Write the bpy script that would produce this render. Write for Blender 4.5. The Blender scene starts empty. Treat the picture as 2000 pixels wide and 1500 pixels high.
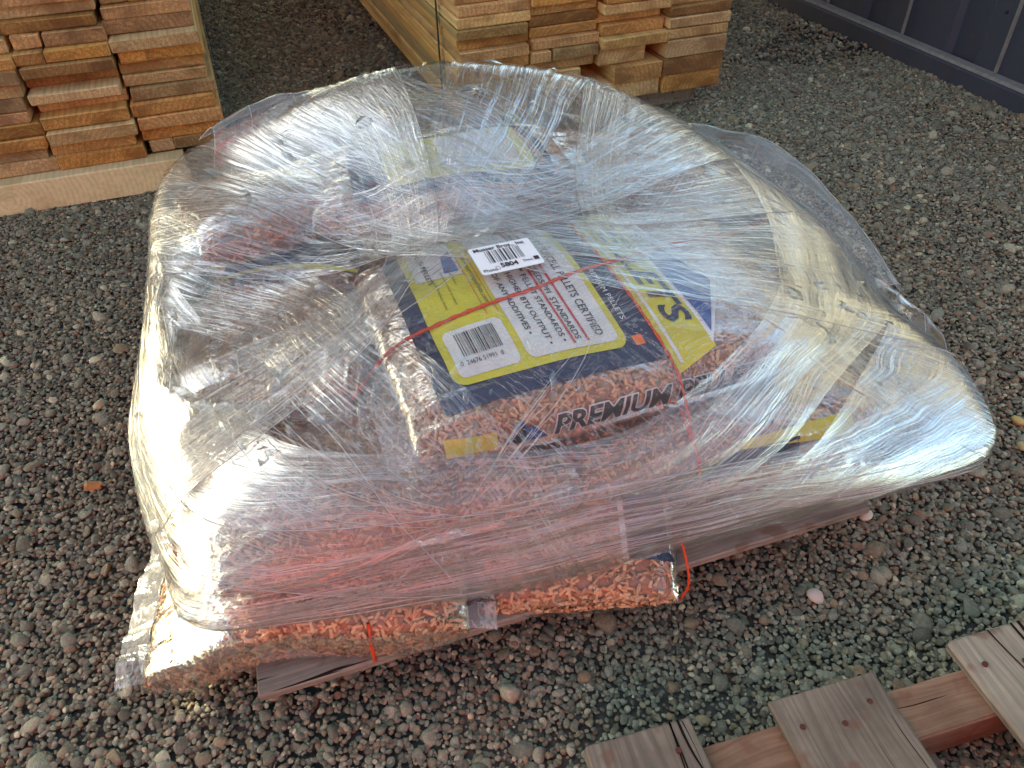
import bpy, bmesh, math, random, time
import numpy as np
from mathutils import Vector, Matrix, noise
from mathutils.bvhtree import BVHTree
T0 = time.time()
random.seed(7); rng = np.random.default_rng(7)
S = bpy.context.scene
COL = S.collection
R = math.radians

# ------------------------------------------------------------------ camera, sky, sun, exposure
CAM_H = 1.35
cam_d = bpy.data.cameras.new('camera'); cam = bpy.data.objects.new('camera', cam_d); COL.objects.link(cam)
cam_d.sensor_width = 36; cam_d.lens = 27.0; cam_d.clip_start = .02; cam_d.clip_end = 500
_p, _r = R(40.6), R(-1.3)
_f = Vector((0, math.cos(_p), -math.sin(_p))); _rt = Vector((1, 0, 0)); _up = _rt.cross(_f)
_r2 = _rt*math.cos(_r) + _up*math.sin(_r); _u2 = -_rt*math.sin(_r) + _up*math.cos(_r)
cam.matrix_world = Matrix(((_r2.x, _u2.x, -_f.x, 0), (_r2.y, _u2.y, -_f.y, 0), (_r2.z, _u2.z, -_f.z, CAM_H), (0, 0, 0, 1)))
S.camera = cam
SUN_EL = R(30); SUN_DIR = Vector((-.86, .51, 0)).normalized()*math.cos(SUN_EL) + Vector((0, 0, math.sin(SUN_EL)))  # towards the sun
W = bpy.data.worlds.new('World'); S.world = W; W.use_nodes = True
wn = W.node_tree.nodes; wn.clear()
sky = wn.new('ShaderNodeTexSky'); sky.sky_type = 'NISHITA'; sky.sun_disc = False
sky.sun_elevation = SUN_EL; sky.sun_rotation = math.atan2(SUN_DIR.x, SUN_DIR.y)
sky.dust_density = 1.5; sky.air_density = 1.0
bg = wn.new('ShaderNodeBackground'); bg.inputs[1].default_value = .13
wo = wn.new('ShaderNodeOutputWorld')
W.node_tree.links.new(sky.outputs[0], bg.inputs[0]); W.node_tree.links.new(bg.outputs[0], wo.inputs[0])
sl = bpy.data.lights.new('sun', 'SUN'); sl.energy = 4.5; sl.angle = R(.5); sl.color = (1, .93, .82)
so = bpy.data.objects.new('sun', sl); COL.objects.link(so); so.rotation_euler = SUN_DIR.to_track_quat('Z', 'Y').to_euler()
vs = S.view_settings; vs.view_transform = 'Standard'; vs.look = 'None'; vs.gamma = 1; vs.exposure = 2.1; vs.use_curve_mapping = False
try:
    vs.use_white_balance = True; vs.white_balance_temperature = 7800; vs.white_balance_tint = -4
except Exception: pass
S.cycles.transparent_max_bounces = 40; S.cycles.max_bounces = 8; S.cycles.glossy_bounces = 4
S.cycles.sample_clamp_indirect = 6; S.cycles.caustics_reflective = False

# ------------------------------------------------------------------ helpers
YA = R(19.5)                                    # everything in the yard is laid out on this angle
UX = Vector((math.cos(YA), math.sin(YA), 0)); VX = Vector((-math.sin(YA), math.cos(YA), 0))
def fr(org, u, v, z=0.): return Vector(org) + UX*u + VX*v + Vector((0, 0, z))
def smooth(a, b, x):
    t = np.clip((x-a)/(b-a), 0, 1); return t*t*(3-2*t)

def mesh(name, verts, faces, mat=None, parent=None, sm=False, link=True, uv=None):
    me = bpy.data.meshes.new(name)
    me.from_pydata([tuple(v) for v in verts], [], [tuple(int(i) for i in f) for f in faces])
    if uv is not None:
        l = me.uv_layers.new(name='UVMap'); idx = np.empty(len(me.loops), dtype=np.int32); me.loops.foreach_get('vertex_index', idx)
        l.data.foreach_set('uv', np.asarray(uv, dtype=np.float32)[idx].ravel())
    if sm: me.polygons.foreach_set('use_smooth', [True]*len(me.polygons))
    if mat: me.materials.append(mat)
    o = bpy.data.objects.new(name, me)
    if link: COL.objects.link(o)
    if parent: o.parent = parent
    return o
def fast_mesh(name, V, F, mat, parent=None, sm=False, attr=None, uv=None):
    """V (n,3) array, F (m,k) array of same-size faces"""
    V = np.asarray(V, dtype=np.float32); F = np.asarray(F, dtype=np.int32); k = F.shape[1]
    me = bpy.data.meshes.new(name); me.vertices.add(len(V)); me.vertices.foreach_set('co', V.ravel())
    me.loops.add(F.size); me.loops.foreach_set('vertex_index', F.ravel())
    me.polygons.add(len(F)); me.polygons.foreach_set('loop_start', np.arange(len(F), dtype=np.int32)*k)
    me.polygons.foreach_set('loop_total', np.full(len(F), k, dtype=np.int32))
    if sm: me.polygons.foreach_set('use_smooth', np.ones(len(F), dtype=bool))
    me.update(calc_edges=True); me.validate()
    if attr is not None:
        a = me.attributes.new('tint', 'FLOAT', 'POINT'); a.data.foreach_set('value', np.asarray(attr, dtype=np.float32))
    if uv is not None:
        l = me.uv_layers.new(name='UVMap'); l.data.foreach_set('uv', np.asarray(uv, dtype=np.float32)[F.ravel()].ravel())
    me.materials.append(mat)
    o = bpy.data.objects.new(name, me); COL.objects.link(o)
    if parent: o.parent = parent
    return o
def grid_faces(nu, nv, wrap_u=False):
    i = np.arange(nu if wrap_u else nu-1); j = np.arange(nv-1)
    I, J = np.meshgrid(i, j, indexing='ij'); I2 = (I+1) % nu
    return np.stack([I*nv+J, I2*nv+J, I2*nv+J+1, I*nv+J+1], -1).reshape(-1, 4)
def empty(name, loc, label=None, cat=None, group=None, rz=0.):
    o = bpy.data.objects.new(name, None); COL.objects.link(o); o.location = loc; o.rotation_euler = (0, 0, rz)
    o.empty_display_size = .1
    bpy.context.view_layer.update()
    if label: tag(o, label, cat, group)
    return o
def tag(o, label=None, cat=None, group=None, kind=None):
    if label: o['label'] = label
    if cat: o['category'] = cat
    if group: o['group'] = group
    if kind: o['kind'] = kind
    return o
def par(o, root):
    """parent, keeping the mesh where it was built in world space"""
    o.parent = root; o.matrix_parent_inverse = Matrix.LocRotScale(root.location, root.rotation_euler, None).inverted()
    return o
def bevel_box(sx, sy, sz, b=.003, warp=0., seed=0, name='box', seg=1, cuts=0):
    """box mesh centred on the origin with bevelled edges and a little unevenness"""
    bm = bmesh.new(); bmesh.ops.create_cube(bm, size=1)
    for v in bm.verts: v.co = Vector((v.co.x*sx, v.co.y*sy, v.co.z*sz))
    if cuts:
        es = [e for e in bm.edges if abs((e.verts[0].co-e.verts[1].co).normalized().y) > .9]
        bmesh.ops.subdivide_edges(bm, edges=es, cuts=cuts, use_grid_fill=True)
    if b: bmesh.ops.bevel(bm, geom=[e for e in bm.edges if len(e.link_faces) == 2 and e.calc_face_angle(0) > .5], offset=b, segments=seg, affect='EDGES')
    rr = random.Random(seed)
    if warp:
        for v in bm.verts: v.co += Vector((rr.uniform(-1, 1), rr.uniform(-1, 1)*.5, rr.uniform(-1, 1)))*warp
    me = bpy.data.meshes.new(name); bm.to_mesh(me); bm.free(); return me

# ------------------------------------------------------------------ node helper + materials
class NT:
    def __init__(s, name):
        s.m = bpy.data.materials.new(name); s.m.use_nodes = True; s.t = s.m.node_tree; s.t.nodes.clear()
        s.out = s.n('ShaderNodeOutputMaterial')
    def n(s, typ, **kw):
        nd = s.t.nodes.new(typ)
        for k, v in kw.items():
            if k == 'ins':
                for a, b in v.items():
                    if isinstance(b, bpy.types.NodeSocket): s.t.links.new(b, nd.inputs[a])
                    else: nd.inputs[a].default_value = b
            else: setattr(nd, k, v)
        return nd
    def l(s, a, b): s.t.links.new(a, b)
    def math(s, op, a, b=None, clamp=False):
        nd = s.n('ShaderNodeMath', operation=op, use_clamp=clamp)
        for i, x in enumerate((a, b)):
            if x is None: continue
            if isinstance(x, bpy.types.NodeSocket): s.l(x, nd.inputs[i])
            else: nd.inputs[i].default_value = x
        return nd.outputs[0]
    def ramp(s, fac, stops, interp='LINEAR'):
        nd = s.n('ShaderNodeValToRGB'); s.l(fac, nd.inputs[0]); cr = nd.color_ramp; cr.interpolation = interp
        while len(cr.elements) < len(stops): cr.elements.new(.5)
        for e, (p, c) in zip(cr.elements, stops):
            e.position = p; e.color = (c, c, c, 1) if not hasattr(c, '__len__') else (*c, 1)
        return nd.outputs[0]
    def map(s, vec, scale=(1, 1, 1), rot=(0, 0, 0), loc=(0, 0, 0)):
        nd = s.n('ShaderNodeMapping', ins={'Scale': scale, 'Rotation': rot, 'Location': loc}); s.l(vec, nd.inputs[0]); return nd.outputs[0]
    def noise(s, vec, scale=5, detail=3, rough=.5, dist=0):
        nd = s.n('ShaderNodeTexNoise', ins={'Scale': scale, 'Detail': detail, 'Roughness': rough, 'Distortion': dist}); s.l(vec, nd.inputs[0]); return nd.outputs[0]
    def mixc(s, fac, a, b, typ='MIX'):
        nd = s.n('ShaderNodeMix', data_type='RGBA', blend_type=typ)
        for i, x in ((0, fac), (6, a), (7, b)):
            if isinstance(x, bpy.types.NodeSocket): s.l(x, nd.inputs[i])
            else: nd.inputs[i].default_value = x if i == 0 else (*x, 1)
        return nd.outputs[2]
    def bump(s, h, strength=.3, dist=.01, normal=None):
        nd = s.n('ShaderNodeBump', ins={'Strength': strength, 'Distance': dist}); s.l(h, nd.inputs['Height'])
        if normal: s.l(normal, nd.inputs['Normal'])
        return nd.outputs[0]
    def princ(s, color, rough=.7, normal=None, spec=.4, metal=0):
        b = s.n('ShaderNodeBsdfPrincipled')
        for k, x in (('Base Color', color), ('Roughness', rough), ('Metallic', metal), ('Specular IOR Level', spec)):
            if isinstance(x, bpy.types.NodeSocket): s.l(x, b.inputs[k])
            else: b.inputs[k].default_value = (*x, 1) if hasattr(x, '__len__') else x
        if normal: s.l(normal, b.inputs['Normal'])
        s.l(b.outputs[0], s.out.inputs[0]); return b

def m_plain(name, col, rough=.6, spec=.4, var=.25, scale=30):
    t = NT(name); tc = t.n('ShaderNodeTexCoord').outputs['Object']; n = t.noise(tc, scale, 4, .6)
    c = t.mixc(n, tuple(x*(1-var) for x in col), tuple(min(1, x*(1+var)) for x in col))
    t.princ(c, rough, t.bump(n, .15, .002), spec); return t.m

def m_gravel():
    t = NT('gravel_stone'); oi = t.n('ShaderNodeObjectInfo').outputs['Random']; tc = t.n('ShaderNodeTexCoord').outputs['Object']
    base = t.ramp(oi, [(0, (.060, .062, .060)), (.14, (.115, .115, .108)), (.27, (.20, .195, .18)), (.38, (.135, .112, .088)), (.50, (.085, .092, .092)),
                       (.60, (.23, .215, .19)), (.70, (.16, .165, .16)), (.79, (.20, .155, .115)), (.86, (.30, .285, .25)), (.93, (.155, .098, .075)), (.98, (.46, .41, .33)), (1, (.40, .30, .19))], 'CONSTANT')
    n = t.noise(tc, 2.6, 6, .65); n2 = t.noise(tc, 12, 3, .6)
    c = t.mixc(t.ramp(n, [(.32, 0.), (.72, 1.)]), t.mixc(.55, base, (.04, .036, .030)), t.mixc(.18, base, (.30, .27, .22)))
    c = t.mixc(t.math('MULTIPLY', t.ramp(n2, [(.5, 0.), (.8, 1.)]), .35), c, (.24, .21, .17))
    c = t.mixc(1., c, (2.30, 2.24, 1.74), 'MULTIPLY')
    t.princ(c, .68, t.bump(t.math('ADD', n, n2), .5, .15), .35); return t.m
def m_ground():
    t = NT('gravel_bed'); tc = t.n('ShaderNodeTexCoord').outputs['Object']
    v = t.n('ShaderNodeTexVoronoi', ins={'Scale': 62., 'Randomness': 1.}); t.l(tc, v.inputs[0])
    c = t.mixc(v.outputs['Color'], (.055, .048, .04), (.15, .135, .115)); n = t.noise(tc, 300, 3)
    c = t.mixc(n, c, (.075, .065, .05))
    t.princ(c, .85, t.bump(t.math('SUBTRACT', 1., v.outputs['Distance']), 1., .01), .3); return t.m

def m_wood(name, c0, c1, dark, ring=(.5, .5), end=True, axis='Y', rough=.75, weather=None):
    """sawn timber, grain along the board's local Y; random per board; end grain shows rings and saw marks"""
    t = NT(name); tcn = t.n('ShaderNodeTexCoord'); tc = tcn.outputs['Object']; oi = t.n('ShaderNodeObjectInfo').outputs['Random']
    off = t.n('ShaderNodeCombineXYZ', ins={0: t.math('MULTIPLY', oi, 37.), 1: t.math('MULTIPLY', oi, 91.), 2: t.math('MULTIPLY', oi, 13.)}).outputs[0]
    p = t.n('ShaderNodeVectorMath', operation='ADD'); t.l(tc, p.inputs[0]); t.l(off, p.inputs[1]); p = p.outputs[0]
    g = t.noise(t.map(p, (60, 1.6, 60)), 1., 6, .62, .4)
    blot = t.noise(t.map(p, (7, 3, 12)), 1., 5, .6)
    # growth rings about an axis that differs from board to board
    cx = t.math('SUBTRACT', t.math('MULTIPLY', t.math('FRACT', t.math('MULTIPLY', oi, 17.3)), .34), .17)
    cz = t.math('SUBTRACT', t.math('MULTIPLY', t.math('FRACT', t.math('MULTIPLY', oi, 5.1)), .12), .10)
    sp = t.n('ShaderNodeSeparateXYZ'); t.l(tc, sp.inputs[0])
    wob = t.math('MULTIPLY', t.noise(t.map(p, (9, .8, 9)), 1., 3), .03)
    dx = t.math('SUBTRACT', sp.outputs[0], cx); dz = t.math('SUBTRACT', sp.outputs[2], cz)
    rad = t.math('ADD', t.math('SQRT', t.math('ADD', t.math('POWER', dx, 2.), t.math('POWER', dz, 2.))), wob)
    rings = t.math('PINGPONG', t.math('MULTIPLY', rad, 110.), 1.)
    ringm = t.ramp(rings, [(0, 0.), (.55, .25), (.9, 1.)])
    base = t.mixc(t.ramp(oi, [(0, 0.), (1, 1.)]), c0, c1)
    spark = t.noise(t.map(p, (260, 60, 180)), 1., 3, .7)
    c = t.mixc(t.math('MULTIPLY', ringm, .38), base, dark)
    c = t.mixc(t.ramp(g, [(.42, 0.), (.7, .55)]), c, tuple(x*1.25 for x in c1))
    c = t.mixc(t.math('MULTIPLY', t.ramp(blot, [(.50, 0.), (.68, 1.)]), .62), c, dark)
    geo = t.n('ShaderNodeTexCoord').outputs['Normal']; sn = t.n('ShaderNodeSeparateXYZ'); t.l(geo, sn.inputs[0])
    isend = t.ramp(t.math('ABSOLUTE', sn.outputs[1]), [(.6, 0.), (.8, 1.)])
    # sawn ends are darker, more saturated and speckled
    ec = t.mixc(t.ramp(spark, [(.4, 0.), (.65, 1.)]), tuple(a*.45+b*.3 for a, b in zip(dark, c0)), tuple(a*1.0 for a in c0))
    ec = t.mixc(t.math('MULTIPLY', ringm, .5), ec, dark)
    ec = t.mixc(t.math('MULTIPLY', t.ramp(blot, [(.45, 0.), (.62, 1.)]), .8), ec, tuple(x*.75 for x in dark))
    if end: c = t.mixc(isend, c, ec)
    hue = t.n('ShaderNodeHueSaturation', ins={'Value': t.math('ADD', .62, t.math('MULTIPLY', t.math('FRACT', t.math('MULTIPLY', oi, 7.77)), .68)), 'Saturation': t.math('ADD', .90, t.math('MULTIPLY', t.math('FRACT', t.math('MULTIPLY', oi, 3.31)), .16))}); t.l(c, hue.inputs['Color']); c = hue.outputs[0]
    h = t.math('ADD', t.math('MULTIPLY', g, .6), t.math('MULTIPLY', spark, .6))
    t.princ(c, rough, t.bump(h, .55, .004), .25); return t.m

def m_weathered(name, a, b, crackc=(.012, .009, .007), red=0.):
    t = NT(name); tc = t.n('ShaderNodeTexCoord').outputs['Object']; oi = t.n('ShaderNodeObjectInfo').outputs['Random']
    off = t.n('ShaderNodeCombineXYZ', ins={0: t.math('MULTIPLY', oi, 17.), 1: t.math('MULTIPLY', oi, 41.), 2: 0.}).outputs[0]
    p = t.n('ShaderNodeVectorMath', operation='ADD'); t.l(tc, p.inputs[0]); t.l(off, p.inputs[1]); p = p.outputs[0]
    wv = t.noise(t.map(p, (5, 2.2, 5)), 1., 2)
    wv3 = t.n('ShaderNodeCombineXYZ', ins={0: t.math('MULTIPLY', wv, .09)}).outputs[0]
    q = t.n('ShaderNodeVectorMath', operation='ADD'); t.l(p, q.inputs[0]); t.l(wv3, q.inputs[1]); q = q.outputs[0]
    g = t.noise(t.map(q, (140, 3.2, 140)), 1., 6, .65)
    g2 = t.noise(t.map(q, (75, 1.6, 75)), 1., 3, .55)
    blot = t.noise(t.map(p, (9, 7, 9)), 1., 4, .6)
    c = t.mixc(t.ramp(g, [(.33, 0.), (.68, 1.)]), a, b)
    c = t.mixc(t.ramp(blot, [(.42, 0.), (.72, .7)]), c, tuple(x*.62 for x in a))
    c = t.mixc(t.ramp(t.noise(t.map(p, (22, 18, 22)), 1., 2), [(.60, 0.), (.68, .55)]), c, (.16, .075, .045))
    crack = t.ramp(g2, [(.312, 1.), (.325, 0.)])
    c = t.mixc(crack, c, crackc)
    h = t.math('SUBTRACT', t.math('MULTIPLY', g, .5), crack)
    t.princ(c, .82, t.bump(h, .8, .004), .2); return t.m

def m_paint_print(name, col, rough=.35):
    t = NT(name); tc = t.n('ShaderNodeTexCoord').outputs['Object']; n = t.noise(tc, 25, 4, .6); n2 = t.noise(tc, 160, 3)
    t.princ(t.mixc(n, tuple(x*.85 for x in col), tuple(min(1, x*1.1) for x in col)), rough, t.bump(t.math('ADD', n2, t.math('MULTIPLY', n, 2.)), .35, .004), .5); return t.m

def m_film(name, milk=.10, streak=(3., 130.), rough=.10, gloss=1.5, crumple=.5, dirs=False, tint=(1, 1, 1), cut=(.52, .74), base=.02, tex='UV', bumpd=.004, flat=1., hz=.22):
    """clear stretch film: see-through, hazy where it is pulled into streaks, glossy on every wrinkle"""
    t = NT(name); uv = t.n('ShaderNodeTexCoord').outputs[tex]
    wv = t.noise(t.map(uv, (2.2, 2.2, 2.2)), 1., 3); wo_ = t.n('ShaderNodeCombineXYZ', ins={0: 0., 1: t.math('MULTIPLY', wv, .10)}).outputs[0]
    q = t.n('ShaderNodeVectorMath', operation='ADD'); t.l(uv, q.inputs[0]); t.l(wo_, q.inputs[1]); q = q.outputs[0]
    s1 = t.noise(t.map(q, (streak[0], streak[1], 1)), 1., 5, .6)
    s2 = t.noise(t.map(q, (streak[0]*2.2, streak[1]*2.6, 1)), 1., 3, .55)
    area = t.noise(t.map(uv, (3.1, 4.3, 3)), 1., 3, .55)
    area = t.ramp(area, [(.38, .15), (.62, 1.)])
    if dirs:
        s3 = t.noise(t.map(uv, (streak[1]*.45, streak[0]*1.5, 1), (0, 0, .35)), 1., 4, .6)
        sel = t.ramp(t.noise(t.map(uv, (1.9, 2.7, 1)), 1., 2), [(.44, 0.), (.56, 1.)])
        s1 = t.math('ADD', t.math('MULTIPLY', s1, sel), t.math('MULTIPLY', s3, t.math('SUBTRACT', 1., sel)))
    vo = t.n('ShaderNodeTexVoronoi', feature='F1', ins={'Scale': 1.}); t.l(t.map(q, (24, 40, 30)), vo.inputs[0])
    vo2 = t.n('ShaderNodeTexVoronoi', feature='F1', ins={'Scale': 1.}); t.l(t.map(q, (60, 110, 60)), vo2.inputs[0])
    crm = t.math('ADD', vo.outputs['Distance'], t.math('MULTIPLY', vo2.outputs['Distance'], .45))
    ridge = t.ramp(s1, [(.475, 0.), (.5, 1.), (.525, 0.)])
    fine = t.ramp(s2, [(.56, 0.), (.66, 1.)])
    h = t.math('ADD', t.math('ADD', t.math('MULTIPLY', s1, 2.2), t.math('MULTIPLY', s2, .8)), t.math('MULTIPLY', crm, crumple))
    nrm = t.bump(h, 1., bumpd)
    big = t.ramp(s1, [(cut[0], 0.), (cut[1], 1.)])
    lines = t.math('ADD', t.math('MULTIPLY', ridge, 1.15), t.math('ADD', t.math('MULTIPLY', big, hz), t.math('MULTIPLY', fine, hz*.8)))
    mk = t.math('ADD', t.math('MULTIPLY', t.math('MULTIPLY', lines, area), milk), base, True)
    tr = t.n('ShaderNodeBsdfTransparent', ins={0: (*tint, 1)})
    df = t.n('ShaderNodeBsdfDiffuse', ins={0: (.86, .85, .83, 1), 'Normal': nrm})
    tl = t.n('ShaderNodeBsdfTranslucent', ins={0: (.86, .85, .83, 1), 'Normal': nrm})
    md = t.n('ShaderNodeMixShader', ins={0: .45}); t.l(df.outputs[0], md.inputs[1]); t.l(tl.outputs[0], md.inputs[2])
    m1 = t.n('ShaderNodeMixShader'); t.l(mk, m1.inputs[0]); t.l(tr.outputs[0], m1.inputs[1]); t.l(md.outputs[0], m1.inputs[2])
    gl = t.n('ShaderNodeBsdfAnisotropic' if False else 'ShaderNodeBsdfGlossy', ins={'Roughness': rough, 'Normal': nrm}); gl.inputs[0].default_value = (1, 1, 1, 1)
    frn = t.n('ShaderNodeFresnel', ins={'IOR': 1.5, 'Normal': nrm})
    ff = t.math('MULTIPLY', t.math('MULTIPLY', frn.outputs[0], gloss, True), t.math('ADD', flat, t.math('MULTIPLY', lines, 1.-flat), True))
    m2 = t.n('ShaderNodeMixShader'); t.l(ff, m2.inputs[0]); t.l(m1.outputs[0], m2.inputs[1]); t.l(gl.outputs[0], m2.inputs[2])
    t.l(m2.outputs[0], t.out.inputs[0]); return t.m

def m_pellet():
    t = NT('wood_pellet'); a = t.n('ShaderNodeAttribute', attribute_name='tint').outputs['Fac']; tc = t.n('ShaderNodeTexCoord').outputs['Object']
    c = t.ramp(a, [(0, (.26, .13, .07)), (.35, (.52, .275, .14)), (.7, (.66, .38, .20)), (1, (.76, .48, .27))])
    n = t.noise(tc, 260, 3); c = t.mixc(t.math('MULTIPLY', n, .4), c, (.22, .11, .06))
    t.princ(c, .5, t.bump(n, .3, .002), .4); return t.m
def m_steel():
    t = NT('navy_painted_steel'); tc = t.n('ShaderNodeTexCoord').outputs['Object']
    n = t.noise(t.map(tc, (5, 5, .8)), 1., 5, .6); n2 = t.noise(tc, 45, 4, .65)
    c = t.mixc(n, (.030, .038, .062), (.060, .064, .085)); c = t.mixc(t.ramp(n2, [(.62, 0.), (.78, .5)]), c, (.13, .12, .11))
    c = t.mixc(t.ramp(t.noise(t.map(tc, (9, 9, 1.2), loc=(3, 1, 0)), 1., 4), [(.60, 0.), (.75, .6)]), c, (.075, .05, .04))
    t.princ(c, .55, t.bump(n2, .12, .003), .4); return t.m

M = dict(stone=m_gravel(), ground=m_ground(),
    lumber=m_wood('rough_sawn_fir', (.64, .34, .11), (.70, .43, .165), (.26, .11, .035)),
    lumber2=m_wood('rough_sawn_fir_pale', (.72, .47, .19), (.78, .56, .26), (.32, .16, .055)),
    dunnage=m_wood('bearer_wood', (.58, .44, .22), (.64, .50, .27), (.42, .28, .12), end=False),
    greywood=m_weathered('grey_weathered_wood', (.20, .165, .13), (.34, .29, .23)),
    warmwood=m_weathered('aged_stringer_wood', (.17, .10, .060), (.30, .20, .125)),
    board=m_weathered('old_deck_wood', (.140, .115, .085), (.265, .225, .170)),
    board2=m_weathered('silvery_deck_wood', (.22, .19, .14), (.37, .325, .24)),
    steel=m_steel(), ledge=m_plain('dusty_ledge', (.20, .195, .18), .85, .2, .45, 40), red=m_plain('red_paint', (.76, .05, .03), .4, .5, .1),
    pellet=m_pellet(), core=m_plain('pellet_mass', (.20, .105, .06), .8, .2, .4, 120),
    navy=m_paint_print('navy_print', (.018, .024, .065)), yellow=m_paint_print('yellow_print', (.60, .53, .045)), white=m_paint_print('white_print', (.66, .64, .62)),
    blue=m_paint_print('blue_print', (.035, .10, .30)), black=m_paint_print('black_print', (.02, .02, .022)), redp=m_paint_print('red_print', (.50, .03, .03)),
    orange=m_paint_print('orange_print', (.75, .16, .03)), pale=m_paint_print('pale_print', (.72, .72, .72)),
    paper=m_plain('sticker_paper', (.82, .83, .85), .45, .5, .04), twine=m_plain('orange_red_twine', (.60, .06, .02), .55, .3, .3, 200), band=m_plain('steel_band', (.02, .02, .022), .5, .5),
    wrap=m_film('stretch_film', .42, (3., 85.), .13, .80, .25, dirs=True, base=.060, bumpd=.0020, flat=.15, hz=.08),
    bandf=m_film('stretch_film_band', .55, (1.4, 130.), .14, 1.1, .04, base=.004, bumpd=.0012, flat=.10, hz=.10),
    bandc=m_film('creased_film_band', .85, (1.8, 110.), .16, 2.0, .05, base=.01, bumpd=.0016, flat=.15, hz=.15), bandl=m_film('lower_film_band', .5, (1.2, 150.), .14, 1.5, .04, base=.075, bumpd=.0010, flat=.38, hz=.3),
    flapf=m_film('loose_flap_film', .5, (2.5, 40.), .08, 1.6, .1, base=.10, bumpd=.0012, flat=.8, hz=.4),
    facet=m_film('crumpled_film_facet', .2, (7., 50.), .09, 1.7, .2, base=.02, bumpd=.0006, flat=1.),
    crump=m_film('pulled_film_thread', .3, (7., 50.), .15, 1.2, .3, base=.42, bumpd=.001),
    skin=m_film('clear_bag_film', .14, (12., 22.), .12, .8, .7, base=.02, tex='Object', bumpd=.002, flat=.6),
    flap=m_film('bag_end_film', .35, (14., 8.), .15, 1.0, .6, base=.22, bumpd=.003, flat=.7),
    fold=m_film('folded_bag_film', .35, (14., 8.), .2, .8, .5, base=.72, bumpd=.003),
    crack=m_plain('split_shadowed_wood', (.012, .009, .006), .95, .1), nail=m_plain('rusty_nail', (.09, .03, .02), .8, .3, .3), roof=m_plain('roof_sheet', (.42, .39, .34), .7, .3, .2, 3), post=m_plain('shed_post_wood', (.25, .16, .09), .8, .2, .3, 8))

# ------------------------------------------------------------------ ground + gravel
g = mesh('ground', [(-60, -60, -.012), (60, -60, -.012), (60, 60, -.012), (-60, 60, -.012)], [(0, 1, 2, 3)], M['ground']); tag(g, kind='structure')

def pebble(seed, sub=2):
    bm = bmesh.new(); bmesh.ops.create_icosphere(bm, subdivisions=sub, radius=1)
    o = Vector((seed*7.1, seed*3.3, seed*1.7)); r2 = random.Random(seed)
    cuts = [(Vector((r2.gauss(0, 1), r2.gauss(0, 1), r2.gauss(0, 1))).normalized(), r2.uniform(.55, .88)) for _ in range(r2.choice((4, 7, 10)))]
    for v in bm.verts:
        p = v.co.copy(); v.co = p*(1 + .16*noise.noise(p*.9+o) + .05*noise.noise(p*2.5+o))
        for n_, d in cuts:
            k = v.co.dot(n_) - d
            if k > 0: v.co -= n_*k*.85
    me = bpy.data.meshes.new('pebble'); bm.to_mesh(me); bm.free()
    me.polygons.foreach_set('use_smooth', [True]*len(me.polygons)); me.materials.append(M['stone']); return me
peb_col = bpy.data.collections.new('pebble_kinds')
for k in range(12):
    peb_col.objects.link(bpy.data.objects.new('pebble_kind', pebble(k+1)))

def scatter(step, jit, smin, smax, zamp, keep=1., ybound=(.28, 6.1), pw=1.):
    ys = np.arange(*ybound, step); out = []
    for y in ys:
        hw = .62*y + .95
        xs = np.arange(-hw, hw, step); out.append(np.stack([xs, np.full_like(xs, y)], 1))
    P = np.concatenate(out); P += rng.uniform(-jit, jit, P.shape)*step; P = P[rng.random(len(P)) < keep]
    # nothing beyond the steel wall, nor deep under the pallet
    wx = 2.34 - .318*(P[:, 1]-3.24)
    P = P[P[:, 0] < wx+.12]
    s = smin + (smax-smin)*rng.random(len(P))**pw
    return P, s
def hfield(P):
    return (np.sin(P[:, 0]*5.1+1)*np.cos(P[:, 1]*4.3)*.004 + np.sin(P[:, 0]*13+P[:, 1]*9)*.003)
A, sa = scatter(.0142, .55, .0053, .0106, .004, pw=1.6)
B, sb = scatter(.034, .6, .0095, .017, .004, keep=.42, pw=1.9)
Cc, sc = scatter(.0105, .6, .0026, .0068, .002, keep=.95, ybound=(.28, 4.0))
D, sd = scatter(.12, .7, .016, .025, .004, keep=.5, pw=1.6)
def thin(Q, q_, thr):
    m_ = np.sin(Q[:, 0]*3.1+1.3*np.sin(Q[:, 1]*2.3))*np.sin(Q[:, 1]*2.7+1.1*np.sin(Q[:, 0]*1.9+2)); k_ = (m_ < thr) | (rng.random(len(Q)) < .45); return Q[k_], q_[k_]
A, sa = thin(A, sa, .45); B, sb = thin(B, sb, .35)
P = np.concatenate([A, B, Cc, D]); s_ = np.concatenate([sa, sb, sc, sd]); far = smooth(1.6, 4., P[:, 1]); s_ = s_*(1+.22*far)
z = hfield(P) + np.concatenate([rng.uniform(-.010, .001, len(A)), rng.uniform(-.005, .005, len(B)), rng.uniform(-.004, .004, len(Cc)), rng.uniform(-.006, .004, len(D))])
wx = 2.34 - .318*(P[:, 1]-3.24); z += .02*smooth(.35, 0, wx-P[:, 0])          # gravel banked against the wall
n = len(P); scl = np.stack([s_*rng.uniform(.85, 1.35, n), s_*rng.uniform(.8, 1.1, n), s_*rng.uniform(.42, .8, n)], 1)
rot = np.stack([rng.normal(0, .38, n), rng.normal(0, .38, n), rng.uniform(0, 6.28, n)], 1)
me = bpy.data.meshes.new('gravel'); me.vertices.add(n); me.vertices.foreach_set('co', np.stack([P[:, 0], P[:, 1], z], 1).astype(np.float32).ravel())
for nm, arr in (('scl', scl), ('rot', rot)):
    a = me.attributes.new(nm, 'FLOAT_VECTOR', 'POINT'); a.data.foreach_set('vector', arr.astype(np.float32).ravel())
gr = bpy.data.objects.new('gravel', me); COL.objects.link(gr)
tag(gr, 'loose grey and brown river gravel covering the yard', 'gravel', kind='stuff')
ng = bpy.data.node_groups.new('gravel_scatter', 'GeometryNodeTree')
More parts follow.
